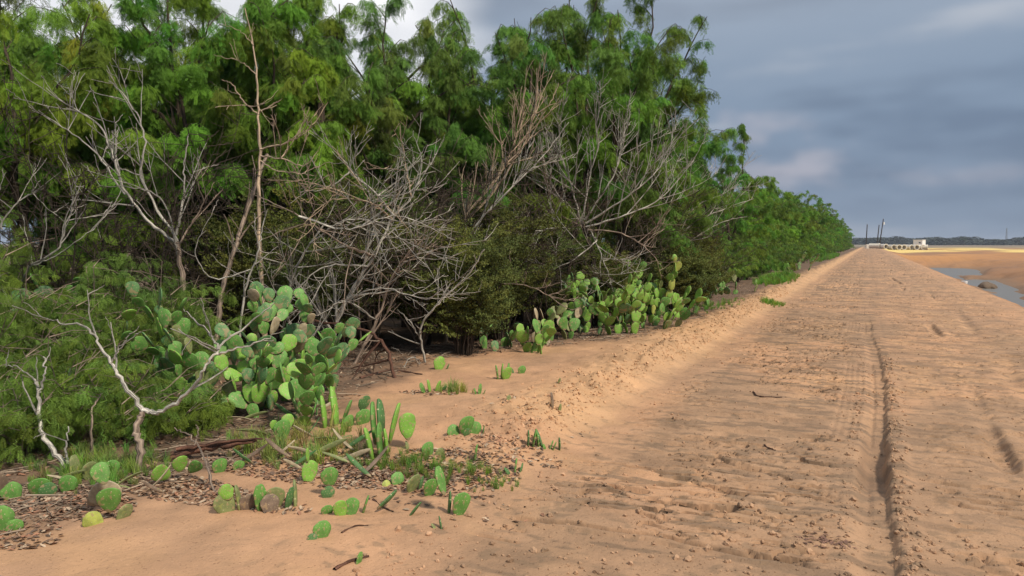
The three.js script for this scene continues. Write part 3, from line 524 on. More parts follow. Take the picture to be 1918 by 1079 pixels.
bare('dead_shrub', 'big pale tangle of sweeping dead branches in the middle of the thicket', 'dead shrub', M.deadA, [
  [[[-5.57, -0.02, -6.82], [-5.7, 0.43, -6.84], [-5.5, 0.95, -6.86], [-5.17, 1.45, -6.94], [-4.99, 1.88, -7.06], [-4.79, 2.13, -7.17]], 0.034, 0.012],
  [[[-5.6, 0.11, -6.86], [-6.12, 0.7, -6.54], [-6.03, 1.14, -6.5], [-5.78, 1.6, -6.55], [-5.61, 1.82, -6.64]], 0.024, 0.007],
  [[[-5.49, 0.11, -6.92], [-5.25, 0.69, -7.08], [-5.03, 1.32, -7.22], [-4.73, 1.7, -7.4]], 0.024, 0.006, M.deadC],
  [[[-4.79, 2.13, -7.17], [-4.87, 2.5, -7.16], [-4.95, 2.97, -7.16]], 0.014, 0.004, M.deadB],
  [[[-4.79, 2.13, -7.17], [-4.67, 2.5, -7.2], [-4.78, 2.9, -7.17]], 0.014, 0.004],
  [[[-4.96, 1.91, -7.08], [-5.19, 2.25, -6.88], [-5.35, 2.43, -6.75], [-5.12, 2.81, -6.84]], 0.016, 0.004],
  [[[-5.17, 1.45, -6.94], [-5.32, 1.6, -6.55], [-5.69, 1.9, -6.28], [-6.14, 2.14, -6.07]], 0.02, 0.006, M.deadC],
  [[[-5.69, 1.9, -6.28], [-5.14, 1.75, -6.42], [-4.67, 1.9, -6.66], [-4.27, 1.75, -6.84]], 0.016, 0.005],
  [[[-5.78, 1.6, -6.55], [-5.15, 1.87, -6.53], [-4.67, 1.69, -6.65], [-4.34, 1.34, -6.78]], 0.014, 0.004],
  [[[-5.23, 1.33, -6.91], [-5.47, 1.34, -6.45], [-5.66, 1.1, -6.23], [-5.82, 0.81, -6.14]], 0.013, 0.004],
  [[[-4.99, 1.88, -7.06], [-5, 2.05, -6.62], [-5.31, 2.07, -6.36], [-5.49, 1.81, -6.14]], 0.014, 0.004, M.deadB],
  [[[-5.25, 0.69, -7.08], [-5.3, 0.95, -6.51], [-5.38, 0.82, -6.24], [-5.59, 0.82, -6.14]], 0.013, 0.004],
  [[[-5.5, 0.95, -6.86], [-4.87, 1.1, -6.73], [-4.39, 0.98, -6.85], [-4.23, 1.1, -6.93]], 0.012, 0.004],
  [[[-5.35, 2.43, -6.75], [-5.44, 2.23, -6.53], [-5.69, 2.16, -6.29]], 0.012, 0.004],
  [[[-5.03, 1.32, -7.22], [-4.62, 1.51, -7.1], [-4.46, 1.76, -7.09]], 0.011, 0.004],
], { seed: 57, dens: [5.2, 6], max: 0.75, curl: 1.1, up: 0.12 });
bare('dead_branch', 'dark fallen limb hanging low with drooping twigs over the shaded hollow', 'branch', M.deadC, [
  [[[-4.55, -0.05, -6.47], [-4.62, 0.24, -6.51], [-4.77, 0.53, -6.52], [-5.12, 0.68, -6.47], [-5.53, 0.74, -6.33], [-5.84, 0.89, -6.25]], 0.028, 0.012, M.log],
  [[[-4.77, 0.53, -6.52], [-4.92, 0.53, -6.39], [-5.04, 0.42, -6.27]], 0.01, 0.004],
], { seed: 58, dens: [3.4, 3], max: 0.45, up: -0.35, curl: -0.9, first: 'branch' });
bare('dead_branch', 'pale forked dead branch leaning over the shaded hollow', 'branch', M.deadA, [
  [[[-4.78, 0.05, -7.48], [-4.78, 0.39, -7.34], [-4.74, 0.62, -7.26], [-4.54, 0.88, -7.32], [-4.38, 1.07, -7.42], [-4.19, 1.27, -7.47], [-4.02, 1.54, -7.51]], 0.018, 0.008],
  [[[-4.78, 0.43, -7.34], [-4.85, 0.7, -7.16], [-4.93, 0.83, -7.07]], 0.012, 0.005],
  [[[-4.8, 0.08, -7.48], [-4.81, 0.26, -7.15], [-4.74, 0.02, -6.72]], 0.011, 0.004],
], { seed: 59, dens: [2.4, 2.5], max: 0.4, first: 'branch' });
bare('dead_tree', 'grey dead tree spreading curved bare branches at the upper left', 'dead tree', M.deadA, [
  [[[-6.57, -0.04, -5.44], [-6.56, 0.77, -5.49], [-6.58, 1.23, -5.46], [-6.59, 1.62, -5.42]], 0.045, 0.028, M.deadC],
  [[[-6.59, 1.6, -5.42], [-6.79, 1.8, -5.28], [-7.01, 2.13, -5.15], [-7.07, 2.41, -5.08], [-7.2, 2.79, -5.04], [-7.51, 3.02, -4.91], [-7.74, 3.21, -4.81]], 0.022, 0.005],
  [[[-7.01, 2.11, -5.14], [-7.27, 2.55, -4.99], [-7.53, 2.81, -4.83], [-7.81, 2.98, -4.7]], 0.014, 0.004],
  [[[-6.59, 1.62, -5.42], [-6.86, 2.3, -5.23], [-6.79, 2.68, -5.23], [-6.94, 3.04, -5.19], [-7.14, 3.29, -5.1]], 0.018, 0.005],
  [[[-6.6, 1.69, -5.42], [-6.51, 2.08, -5.44], [-6.46, 2.41, -5.43], [-6.44, 2.75, -5.47]], 0.017, 0.005],
  [[[-6.86, 2.3, -5.23], [-6.99, 2.4, -5.06], [-7.02, 2.73, -5.07]], 0.01, 0.004],
  [[[-6.58, 1.58, -5.43], [-6.34, 1.97, -5.52], [-6.18, 2.24, -5.56]], 0.014, 0.004, M.deadC],
  [[[-6.6, 1.35, -5.46], [-6.59, 2.07, -5.23], [-6.85, 2.18, -5.06], [-7.14, 2.18, -4.92]], 0.013, 0.004],
], { seed: 60, dens: [2.8, 4], max: 0.6, cleanTrunk: true });
bare('dead_shrub', 'white dead shrub with thin upswept stems at the far left edge', 'dead shrub', M.deadA, [
  [[[-8.03, 0, -4.5], [-7.72, 1.04, -4.44], [-7.43, 1.37, -4.39], [-7.09, 1.53, -4.45], [-7, 1.86, -4.52], [-6.89, 2.19, -4.59]], 0.02, 0.005],
  [[[-7.74, 0.82, -4.42], [-7.74, 1.47, -4.24], [-7.52, 1.89, -4.26], [-7.39, 2.04, -4.34], [-7.2, 2.14, -4.44]], 0.016, 0.004],
  [[[-7.43, 1.37, -4.39], [-7.12, 1.47, -4.43], [-6.84, 1.68, -4.58], [-6.73, 1.78, -4.65]], 0.01, 0.003],
  [[[-7.57, 1.73, -4.23], [-7.62, 2.04, -4.23], [-7.56, 2.3, -4.28]], 0.009, 0.003],
], { seed: 61, dens: [2.4, 3], max: 0.45 });
bare('bare_tree', 'slanting grey-brown bare trunk behind the big prickly pear', 'tree', M.deadC, [
  [[[-6.54, -0, -5.84], [-6.62, 0.73, -5.96], [-6.57, 1.15, -6.02], [-6.5, 1.6, -6.14], [-6.47, 2.13, -6.35], [-6.54, 2.66, -6.69]], 0.042, 0.022],
  [[[-6.5, 1.6, -6.14], [-6.31, 1.82, -6.19], [-6.17, 1.97, -6.27]], 0.015, 0.006],
], { seed: 62, dens: [0.8], max: 0.4 });
bare('dead_shrub', 'slim white forked dead stem beside the slanting grey trunk', 'dead shrub', M.deadA, [
  [[[-6.06, -0.01, -5.74], [-6.07, 1, -5.81], [-5.89, 1.52, -5.87], [-5.86, 1.75, -5.9], [-5.82, 1.95, -5.93]], 0.018, 0.005],
  [[[-5.89, 1.55, -5.88], [-5.89, 1.75, -5.83], [-5.91, 1.92, -5.84]], 0.01, 0.004],
  [[[-5.96, 1.32, -5.82], [-6.14, 1.24, -5.45], [-6.21, 1.52, -5.32], [-6.12, 1.74, -5.38]], 0.01, 0.004],
], { seed: 63, dens: [1.6, 2], max: 0.3 });
bare('dead_tree', 'pair of diagonal bare tan trunks leaning up to the right', 'dead tree', M.deadB, [
  [[[-5.66, 0, -9.34], [-5.62, 0.93, -9.36], [-5.32, 1.84, -9.35], [-4.85, 2.45, -9.51], [-4.52, 3.15, -9.72], [-4.32, 3.73, -9.85]], 0.04, 0.01],
  [[[-5.62, 0.77, -9.35], [-5.23, 1.95, -9.18], [-4.78, 2.56, -9.38], [-4.57, 3.08, -9.47], [-4.45, 3.8, -9.57]], 0.028, 0.006],
  [[[-5.61, 0.61, -9.35], [-5.11, 1.72, -9.11], [-4.6, 2.32, -9.28], [-4.24, 2.73, -9.49], [-3.85, 3.29, -9.72]], 0.024, 0.006, M.deadA],
  [[[-4.42, 3.46, -9.79], [-4.18, 3.59, -9.8], [-4.1, 3.86, -9.86]], 0.011, 0.004],
  [[[-4.68, 2.8, -9.61], [-4.89, 3.17, -9.43], [-5.07, 3.44, -9.36]], 0.011, 0.004],
], { seed: 64, dens: [3, 4.5], max: 0.65, up: 0.45 });
bare('dead_shrub', 'wide grey dead fan of upswept branches above the prickly pear bank', 'dead shrub', M.deadA, [
  [[[-4.24, 0, -11.54], [-4.2, 0.67, -11.6], [-4.14, 1.38, -11.56], [-4.28, 1.96, -11.42]], 0.07, 0.045, M.darkbark],
  [[[-4.28, 1.91, -11.42], [-4.61, 2.39, -11.18], [-4.78, 2.86, -11.02], [-4.88, 3.51, -11.02]], 0.022, 0.005],
  [[[-4.3, 1.96, -11.41], [-4.4, 2.6, -11.19], [-4.53, 3.11, -11.04], [-4.53, 3.67, -11.08]], 0.02, 0.005],
  [[[-4.27, 2, -11.43], [-4.12, 2.69, -11.33], [-3.98, 3.2, -11.32], [-4.03, 3.63, -11.33]], 0.02, 0.005],
  [[[-4.24, 1.99, -11.44], [-3.84, 2.56, -11.46], [-3.63, 3.07, -11.48], [-3.6, 3.58, -11.53]], 0.02, 0.005],
  [[[-4.22, 1.93, -11.45], [-3.64, 2.3, -11.54], [-3.15, 2.72, -11.69], [-2.86, 3.2, -11.87]], 0.022, 0.005],
  [[[-4.22, 1.87, -11.45], [-3.48, 2.08, -11.49], [-3.03, 2.34, -11.73], [-2.58, 2.94, -11.99]], 0.02, 0.005],
  [[[-4.28, 1.87, -11.42], [-4.65, 2.08, -10.92], [-4.94, 1.73, -10.53], [-5.3, 1.18, -10.31]], 0.022, 0.006, M.deadC],
  [[[-4.32, 1.83, -11.4], [-4.68, 1.82, -10.78], [-4.96, 1.48, -10.39], [-5.07, 1.06, -10.31]], 0.018, 0.005],
  [[[-4.16, 1.74, -11.47], [-3.87, 1.61, -10.93], [-4.28, 1.24, -10.48], [-4.9, 1.07, -10.17]], 0.016, 0.006],
  [[[-4.16, 1.83, -11.47], [-3.76, 1.44, -10.86], [-3.61, 1.11, -10.8], [-3.54, 0.86, -10.82]], 0.014, 0.005],
  [[[-4.2, 1.83, -11.45], [-3.55, 1.74, -11.43], [-3.17, 1.48, -11.49], [-2.97, 1.22, -11.57]], 0.018, 0.005, M.deadC],
], { seed: 65, dens: [5.5, 5.5], max: 0.95, curl: 0.9, up: 0.35, cleanTrunk: true });
bare('dead_shrub', 'bare whitish branches reaching right over the road edge near the grass patch', 'dead shrub', M.deadA, [
  [[[-4.29, -0.01, -16.75], [-4.2, 0.8, -16.85], [-4.06, 1.49, -16.85]], 0.05, 0.03, M.darkbark],
  [[[-4.06, 1.42, -16.85], [-3.72, 1.97, -16.83], [-3.21, 2.27, -16.98], [-2.78, 2.46, -17.2], [-2.38, 2.61, -17.41]], 0.024, 0.006],
  [[[-4.06, 1.49, -16.85], [-3.62, 2.4, -16.9], [-3.06, 2.7, -17.09], [-2.69, 2.94, -17.28]], 0.022, 0.006],
  [[[-4.1, 1.3, -16.82], [-4, 2.16, -16.7], [-3.77, 2.64, -16.74], [-3.5, 2.94, -16.89]], 0.02, 0.006],
  [[[-4.06, 1.42, -16.85], [-3.49, 1.79, -16.92], [-2.99, 2.09, -17.08], [-2.5, 2.21, -17.32]], 0.018, 0.005],
  [[[-4.13, 1.3, -16.8], [-4.27, 2.03, -16.56], [-4.15, 2.64, -16.55]], 0.018, 0.005],
], { seed: 66, dens: [2.6, 3], max: 0.9, up: 0.2, cleanTrunk: true });
bare('dead_shrub', 'brown twiggy dead brush under the diagonal trunks, left of the pears', 'dead shrub', M.deadC, [
  [[[-4.89, -0.01, -9.1], [-4.84, 0.51, -9.16], [-4.64, 1.04, -9.18], [-4.3, 1.35, -9.26]], 0.03, 0.008, M.darkbark],
  [[[-4.84, 0.51, -9.16], [-5.04, 0.97, -8.98], [-5.2, 1.27, -8.81]], 0.014, 0.004],
  [[[-4.67, 0.97, -9.16], [-4.87, 1.42, -8.98], [-5.01, 1.64, -8.93]], 0.014, 0.004],
  [[[-4.64, 1.04, -9.18], [-4.11, 0.99, -9.1], [-3.67, 0.74, -9.19]], 0.013, 0.005],
], { seed: 67, dens: [5, 5], max: 0.6 });
bare('bare_tree', 'dark upright trunk standing among the small pears left of the pear bank', 'tree', M.darkbark, [
  [[[-4.42, -0, -10.89], [-4.43, 0.7, -11.04], [-4.39, 1.39, -11.22], [-4.44, 2.28, -11.7]], 0.05, 0.03],
  [[[-4.42, 0.87, -11.06], [-4.62, 1.22, -10.87], [-4.82, 1.48, -10.79]], 0.018, 0.008],
], { seed: 68, dens: [1.2], max: 0.4 });
{ // bare brush in the shade behind
  const R = rng(99);
  [[560, 9.6], [700, 9.9], [790, 9.5], [430, 9.0], [260, 8.3], [120, 7.9], [880, 10.6], [1000, 11.6], [1170, 13.4], [1330, 19.0], [1225, 15.4], [950, 11.3]].forEach(([px, D], k) => {
    const yaw = 26 * Math.PI / 180, u = (px - 959) / 1370 * D, x = -Math.sin(yaw) * D + Math.cos(yaw) * u, z = -Math.cos(yaw) * D - Math.sin(yaw) * u, y = height(x, z, false), L = [];
    for (let b = 0; b < 9; b++) { const a = b * 0.7 + R(), H = 1.2 + 1.7 * R(), s = 0.35 + 0.8 * R(); L.push([[[x, y, z], [x + Math.cos(a) * s * 0.3, y + H * 0.4, z + Math.sin(a) * s * 0.3], [x + Math.cos(a) * s * 0.7, y + H * 0.75, z + Math.sin(a) * s * 0.7], [x + Math.cos(a) * s * 1.3, y + H * (0.75 + 0.3 * R()), z + Math.sin(a) * s * 1.3]], 0.014, 0.004]); }
    bare('bare_shrub', 'thin twiggy brush in the shade between the front branches', 'shrub', M.bark, L, { seed: 500 + k, dens: [4, 4.5], max: 0.7, curl: 0.4, up: 0 }, 'twiggy brush in the shade');
  });
}

// ---------------------------------------------------------------- prickly pears
pear({ at: [-5.27, -4.64], n: 52, h: 1.25, spread: 0.28, bases: 5, seed: 601, label: 'tall prickly pear at the left of the big clump, pads rising past the dead arm', mats: ['bright', 'blue', 'mid', 'mid', 'olive'] });
pear({ at: [-4.98, -4.83], n: 58, h: 1.1, spread: 0.32, bases: 6, seed: 602, label: 'prickly pear with tan dried pads in the middle of the big clump', mats: ['mid', 'blue', 'blue', 'dry', 'blue', 'mid'] });
pear({ at: [-4.48, -4.82], n: 66, h: 0.95, spread: 0.36, bases: 7, seed: 603, label: 'bright crowded prickly pear at the right of the big clump', mats: ['bright', 'mid', 'bright', 'blue', 'mid'] });
pear({ at: [-4.55, -5.34], n: 40, h: 0.7, spread: 0.28, bases: 6, seed: 604, label: 'prickly pear at the right end of the big clump beside the shaded hollow', mats: ['mid', 'bright', 'blue', 'mid'] });
pear({ at: [-5.56, -4.29], n: 14, h: 0.75, spread: 0.16, bases: 3, seed: 605, label: 'sparse prickly pear left of the big clump, pads above the fork', mats: ['bright', 'blue', 'mid'] });
pear({ at: [-4.87, -5.56], n: 26, h: 0.9, spread: 0.3, bases: 5, seed: 606, label: 'dull prickly pear behind the right half of the big clump', mats: ['olive', 'mid', 'blue', 'mid'] });
pear({ at: [-7.42, -4.73], n: 26, h: 1.15, spread: 0.4, bases: 5, size: 0.22, seed: 607, label: 'prickly pear deep in the shade at the left', mats: ['mid', 'blue', 'mid'] });
pear({ at: [-5.88, -3.23], n: 8, h: 0.62, spread: 0.06, bases: 2, size: 0.21, seed: 608, label: 'blue-green prickly pear cut by the left edge of the view', mats: ['blue', 'bright'] });
pear({ at: [-5.62, -3.96], n: 9, h: 0.5, spread: 0.15, bases: 2, size: 0.22, seed: 609, label: 'prickly pear behind the fork of the dead trunk', mats: ['mid', 'blue'] });
// the bank further along the edge
pear({ at: [-3.84, -12.74], n: 130, h: 1.2, spread: 0.55, bases: 9, size: 0.2, seed: 621, label: 'tallest prickly pear in the bank by the dark trunk', mats: ['bright', 'mid', 'bright', 'bright', 'yellow'] });
pear({ at: [-3.85, -11.29], n: 100, h: 0.95, spread: 0.55, bases: 14, size: 0.18, seed: 622, label: 'left shoulder of the prickly pear bank, touching the sand', mats: ['mid', 'bright', 'bright', 'blue'] });
pear({ at: [-3.41, -12.43], n: 90, h: 0.7, spread: 0.55, bases: 14, size: 0.19, seed: 623, label: 'low yellowish prickly pear at the front of the bank', mats: ['olive', 'bright', 'bright', 'mid'] });
pear({ at: [-3.79, -15.01], n: 100, h: 0.72, spread: 0.65, bases: 14, size: 0.19, seed: 634, label: 'prickly pear on the right slope of the bank', mats: ['blue', 'mid', 'bright'] });
pear({ at: [-3.67, -17.03], n: 60, h: 0.75, spread: 0.6, bases: 9, size: 0.2, seed: 625, label: 'low prickly pear trailing off right of the bank', mats: ['mid', 'bright', 'blue'] });
pear({ at: [-4.09, -8.81], n: 22, h: 0.38, spread: 0.28, bases: 8, size: 0.17, seed: 626, strap: 0.35, label: 'small bright prickly pear with strap-like pads at the sand edge', mats: ['bright', 'bright', 'mid'] });
pear({ at: [-4.11, -9.87], n: 26, h: 0.5, spread: 0.4, bases: 8, size: 0.18, seed: 627, label: 'prickly pear between the small bright one and the bank', mats: ['mid', 'olive', 'bright', 'dry'] });
pear({ at: [-4.58, -8.98], n: 14, h: 0.4, spread: 0.3, bases: 6, size: 0.18, seed: 628, strap: 0.5, label: 'shaded strappy prickly pear at the foot of the olive bush', mats: ['mid', 'blue'] });
pear({ at: [-4.67, -12.34], n: 50, h: 1.1, spread: 0.4, bases: 6, size: 0.2, seed: 629, label: 'shaded prickly pear behind the left of the bank', mats: ['mid', 'olive', 'mid'] });
pear({ at: [-3.45, -22.61], n: 24, h: 0.9, spread: 0.6, bases: 7, size: 0.21, seed: 630, label: 'dark prickly pear left of the grass patch', mats: ['mid', 'olive', 'mid'] });
pear({ at: [-3.87, -21.47], n: 20, h: 0.7, spread: 0.5, bases: 7, size: 0.2, seed: 631, label: 'dull prickly pear where the bank meets the dark bushes', mats: ['olive', 'mid', 'mid'] });
pear({ at: [-3.45, -41.69], n: 40, h: 1.5, spread: 1.2, bases: 12, size: 0.25, seed: 632, label: 'far prickly pear clump beyond the grass patch', mats: ['blue', 'mid', 'olive'] });
// small ones out on the sand: [across, towards the road, length, lean across, lean out, turn, shape, colour]
padsAt('cluster of four dark green pads alone on open sand', [-2.81, -4.92], [[-0.06, 0, 0.12, -0.55, 0, 0.1, 1, 'mid'], [-0.01, 0, 0.17, 0.12, 0, 0.2, 0, 'mid'], [0.06, 0, 0.13, 0.45, 0, -0.1, 1, 'mid'], [0.0, 0.03, 0.09, 0, 0.2, 0.3, 1, 'deep'], [0.15, 0, 0.1, 0.1, 0, 1.1, 4, 'deep']]);
padsAt('single tall bright pad on a short stalk', [-3.05, -4.49], [[0, 0, 0.09, 0, 0, 0.5, 5, 'olive'], [0, 0, 0.21, 0.08, 0, 0.1, 2, 'bright', 0.06]]);
padsAt('glossy flat-lying green pads at the foot of the forked trunk', [-4.07, -3.32], [[-0.06, 0.03, 0.15, -0.9, 0.9, 0, 0, 'bright', 0.03], [0, 0, 0.13, 0.1, 0.5, 0.3, 0, 'bright', 0.05], [0.05, 0, 0.13, 0.9, 0.5, 0, 2, 'mid', 0.04]]);
padsAt('heart-shaped pair of green pads near the lower left sand', [-3.83, -2.65], [[0, 0, 0.165, 0.05, 0, 0, 0, 'mid', 0.04], [-0.04, 0.03, 0.12, -0.6, 0.2, 0.2, 1, 'yellow'], [-0.02, -0.02, 0.13, -0.4, 0, 0.2, 0, 'mid', 0.2], [0.04, 0, 0.12, 0.6, 0.1, 0.9, 1, 'olive']]);
padsAt('row of broad green pads in the litter at lower left', [-4.63, -2.74], [[-0.13, 0, 0.14, -0.3, 0, 0.2, 1, 'mid'], [0.0, 0, 0.16, 0.1, 0, 0, 0, 'mid'], [0.14, 0, 0.14, 0.25, 0, -0.2, 0, 'mid'], [0.06, 0.06, 0.12, 0, 0.1, 0.2, 1, 'deep'], [-0.2, -0.05, 0.15, -0.1, 0, 0.5, 1, 'deep']]);
padsAt('upright green pads between the broad row and the forked trunk', [-4.6, -3.1], [[-0.04, 0, 0.16, -0.15, 0, 0.6, 2, 'olive'], [0.05, 0, 0.15, 0.25, 0, 0.3, 2, 'mid'], [-0.12, -0.05, 0.2, -0.05, 0, 0.9, 4, 'olive']]);
padsAt('low brown-based cup of pads on the sand below the fallen log', [-3.28, -3.1], [[-0.06, 0, 0.16, -0.55, 0, 0.2, 0, 'olive'], [-0.07, 0.02, 0.1, -0.3, 0, 0, 1, 'bright', 0.07], [0.02, 0, 0.13, 0.35, 0, 0.1, 1, 'brown'], [-0.01, -0.02, 0.19, 0.02, 0, 1.3, 5, 'olive']]);
padsAt('dark tuft of upright pads right of the brown-based cup', [-3.13, -3.2], [[-0.06, 0, 0.2, -0.2, 0, 0.4, 4, 'mid'], [0, 0, 0.17, 0, 0, 0, 2, 'olive'], [0.07, 0.02, 0.16, 0.2, 0, 0.8, 4, 'deep'], [-0.02, 0.04, 0.13, -0.1, 0.1, 0.1, 1, 'brown'], [0.12, 0, 0.19, 0.1, 0, 1.3, 5, 'olive']]);
padsAt('bottle-shaped bright pad standing over the litter', [-3.28, -3.65], [[0, 0, 0.17, 0.05, 0, 0.2, 2, 'bright'], [0.01, 0, 0.1, 0, 0, 0.9, 4, 'bright', 0.13]]);
padsAt('rounded pad standing on a dark one above the small sand pads', [-3, -3.53], [[0, 0.02, 0.1, 0, 0.1, 0, 1, 'deep'], [0.01, 0, 0.13, 0.1, 0, 0, 1, 'mid', 0.06]]);
padsAt('tiny round pad left of the heart-shaped pad', [-2.8, -3.27], [[0, 0, 0.085, 0, 0, 0.1, 1, 'mid']]);
padsAt('heart-shaped pad stuck upright in open sand', [-2.69, -3.32], [[-0.02, 0, 0.13, -0.28, 0, 0.1, 2, 'bright'], [0.02, 0, 0.13, 0.3, 0, -0.1, 2, 'mid']]);
padsAt('narrow pad seen nearly edge-on right of the heart-shaped pad', [-2.64, -3.4], [[0, 0, 0.14, 0.15, 0, 1.2, 4, 'mid']]);
padsAt('small dark round seedling nearest the camera on the sand', [-2.6, -2.99], [[0, 0, 0.12, 0.05, 0, 0.2, 1, 'mid'], [-0.02, 0.02, 0.07, -0.7, 0.2, 0.1, 1, 'deep']]);
padsAt('dark curled pad fragment lying right of the narrow pad', [-2.53, -3.46], [[-0.04, 0, 0.16, 1.6, 0, 1.2, 5, 'deep', 0.02]]);
padsAt('leaning narrow pad alone in the sand', [-2.38, -3.49], [[0, 0, 0.13, 0.55, 0, 1.0, 4, 'deep']]);
padsAt('oval pad leaning right at the lower end of the litter strip', [-2.12, -3.62], [[0, 0, 0.17, 0.25, 0, 0.1, 2, 'mid']]);
padsAt('thin edge-on seedling left of the leaning oval pad', [-2.1, -3.41], [[0, 0, 0.1, 0.1, 0, 1.4, 5, 'deep'], [-0.02, 0, 0.07, -0.5, 0, 0.8, 5, 'olive']]);
padsAt('tall narrow pads on a stalk above the leaning oval pad', [-2.19, -3.63], [[0, 0, 0.16, 0, 0, 1.35, 5, 'deep'], [-0.02, 0, 0.18, -0.1, 0, 0.6, 4, 'mid', 0.1]]);
padsAt('pair of upright oval pads in the middle of the litter strip', [-2.44, -3.81], [[0, 0, 0.15, 0.05, 0, 0.2, 2, 'mid'], [0.03, -0.03, 0.1, 0.3, 0, 0.9, 4, 'deep']]);
padsAt('round pad beside a yellow one at the left of the litter strip', [-2.74, -3.89], [[0, 0, 0.11, 0.1, 0, 0.1, 1, 'mid'], [-0.06, 0.01, 0.07, -0.2, 0, 0.2, 1, 'yellow']]);
padsAt('dull drooping pads in the litter below the single tall pad', [-2.59, -3.84], [[0, 0, 0.15, 0.1, 0, 0.5, 0, 'olive'], [0.05, 0, 0.12, 0.3, 0, 0.9, 4, 'deep']]);
padsAt('square-topped pad seen edge-on above the litter strip', [-2.48, -4.48], [[0, 0, 0.15, 0, 0, 1.0, 4, 'mid']]);
padsAt('small folded pad right of the single tall pad', [-2.81, -4.43], [[-0.02, 0, 0.13, -0.2, 0, 0.2, 0, 'mid'], [0.04, 0, 0.09, 0.6, 0, 0.4, 1, 'olive']]);
padsAt('strap-like ribbed pads standing in front of the big clump', [-3.15, -4.29], [[-0.06, 0, 0.28, -0.06, 0, 1.25, 5, 'bright'], [0, 0, 0.3, 0, 0, 1.1, 4, 'mid'], [0.05, -0.03, 0.24, 0.08, 0, 1.3, 5, 'bright'], [0.08, -0.08, 0.32, 0.22, 0, 1.15, 4, 'bright', 0.06], [-0.02, -0.1, 0.33, 0, 0, 1.2, 4, 'mid', 0.06], [0.03, -0.12, 0.3, 0.1, 0, 0.9, 5, 'deep', 0.1]]);
padsAt('tall yellow-green strap pads at the foot of the bright crowded pear', [-3.93, -4.66], [[-0.04, 0, 0.3, -0.1, 0, 1.2, 5, 'bright'], [0.05, 0, 0.36, 0.12, 0, 1.1, 5, 'bright'], [0.0, 0, 0.22, 0, 0, 1.35, 4, 'yellow'], [0.1, -0.05, 0.25, 0.2, 0, 1.1, 4, 'mid']]);
padsAt('broad bright pads hanging over the log in front of the big clump', [-4.05, -4.25], [[0, 0, 0.17, 0, 0.15, 0.1, 0, 'mid', 0.02], [0.03, -0.02, 0.12, 0.3, 0, 0.2, 1, 'bright', 0.1], [-0.05, -0.02, 0.1, -0.4, 0, 0.4, 2, 'bright', 0.1]]);
padsAt('round green pad right of the tall strap pads', [-3.72, -4.8], [[0, 0, 0.16, 0.05, 0, 0.1, 1, 'mid'], [-0.08, -0.02, 0.13, -0.2, 0, 0.3, 0, 'mid'], [0.02, -0.06, 0.15, 0.1, 0, 0.4, 0, 'deep', 0.08]]);
padsAt('spade-shaped pad above the leaning stick at the sand edge', [-3.98, -3.56], [[0, 0, 0.13, 0.1, 0, 0.2, 0, 'mid'], [0.1, -0.02, 0.1, 0.4, 0.1, 0.3, 0, 'mid']]);
padsAt('row of dark finger-like pads along the sand ridge', [-2.24, -5.01], [[-0.07, 0, 0.15, -0.05, 0, 1.2, 5, 'deep'], [-0.03, 0, 0.17, 0, 0, 1.1, 4, 'mid'], [0.02, 0, 0.15, 0.05, 0, 1.3, 5, 'mid'], [0.06, 0, 0.17, 0, 0, 1.1, 5, 'deep'], [0.1, 0.02, 0.1, 0.3, 0, 1.0, 4, 'mid']]);
padsAt('low dark pads at the right end of the finger-like row', [-2.14, -5.09], [[0, 0, 0.1, 0.1, 0, 0.9, 4, 'mid'], [0.06, 0, 0.13, 0.05, 0, 1.3, 5, 'deep'], [-0.05, 0, 0.08, -0.4, 0, 0.6, 4, 'mid']]);
padsAt('small drooping tuft of pads below the finger-like row', [-2.15, -4.45], [[0, 0, 0.13, 0, 0, 1.1, 4, 'mid'], [-0.03, 0.01, 0.1, -0.5, 0, 0.8, 5, 'deep'], [0.03, 0, 0.1, 0.5, 0, 0.9, 5, 'deep']]);
padsAt('bright young pads in a tight group below the pear bank', [-3.48, -6.96], [[0, 0.02, 0.17, 0.05, 0, 0.2, 0, 'bright'], [-0.08, 0, 0.2, -0.05, 0, 1.2, 5, 'mid'], [-0.03, -0.03, 0.2, 0.02, 0, 1.2, 4, 'bright'], [0.04, -0.03, 0.2, 0.1, 0, 1.0, 4, 'mid']]);
padsAt('round pad at the end of a low twig right of the tight young group', [-3.49, -7.38], [[0, 0, 0.12, 0.15, 0, 0.1, 1, 'mid'], [-0.08, 0, 0.09, -0.3, 0, 0.7, 4, 'deep']]);
padsAt('squarish bright pad at the mouth of the shaded hollow', [-4.39, -7.08], [[0, 0, 0.18, 0, 0, 0.2, 1, 'bright'], [0.09, 0, 0.1, 0.2, 0, 0.9, 4, 'deep']]);
padsAt('green seedling tuft on the litter mound by the hollow', [-3.79, -5.96], [[-0.05, 0, 0.14, -0.3, 0, 0.6, 4, 'mid'], [0, 0, 0.16, 0, 0, 0.9, 5, 'bright'], [0.05, 0, 0.14, 0.3, 0, 0.7, 4, 'bright'], [0.1, 0, 0.1, 0.7, 0, 0.3, 4, 'deep']]);
padsAt('small three-fingered seedling right of the litter mound', [-3.31, -6.07], [[-0.03, 0, 0.1, -0.4, 0, 0.9, 5, 'mid'], [0, 0, 0.13, 0.05, 0, 0.6, 4, 'mid'], [0.03, 0, 0.08, 0.5, 0, 0.9, 5, 'olive']]);
padsAt('tiny pad standing alone high on the sand', [-2.86, -6.96], [[0, 0, 0.09, 0, 0, 0.4, 4, 'olive']]);
padsAt('brown shrivelled pad standing on the sand ridge', [-2.48, -5.9], [[0, 0, 0.18, -0.03, 0, 0.9, 5, 'brown'], [0.06, 0.02, 0.1, 0.2, 0, 0.5, 4, 'olive']]);
padsAt('small dull pad left of the brown shrivelled one', [-2.89, -5.85], [[0, 0, 0.08, 0.2, 0, 0.3, 2, 'olive']]);
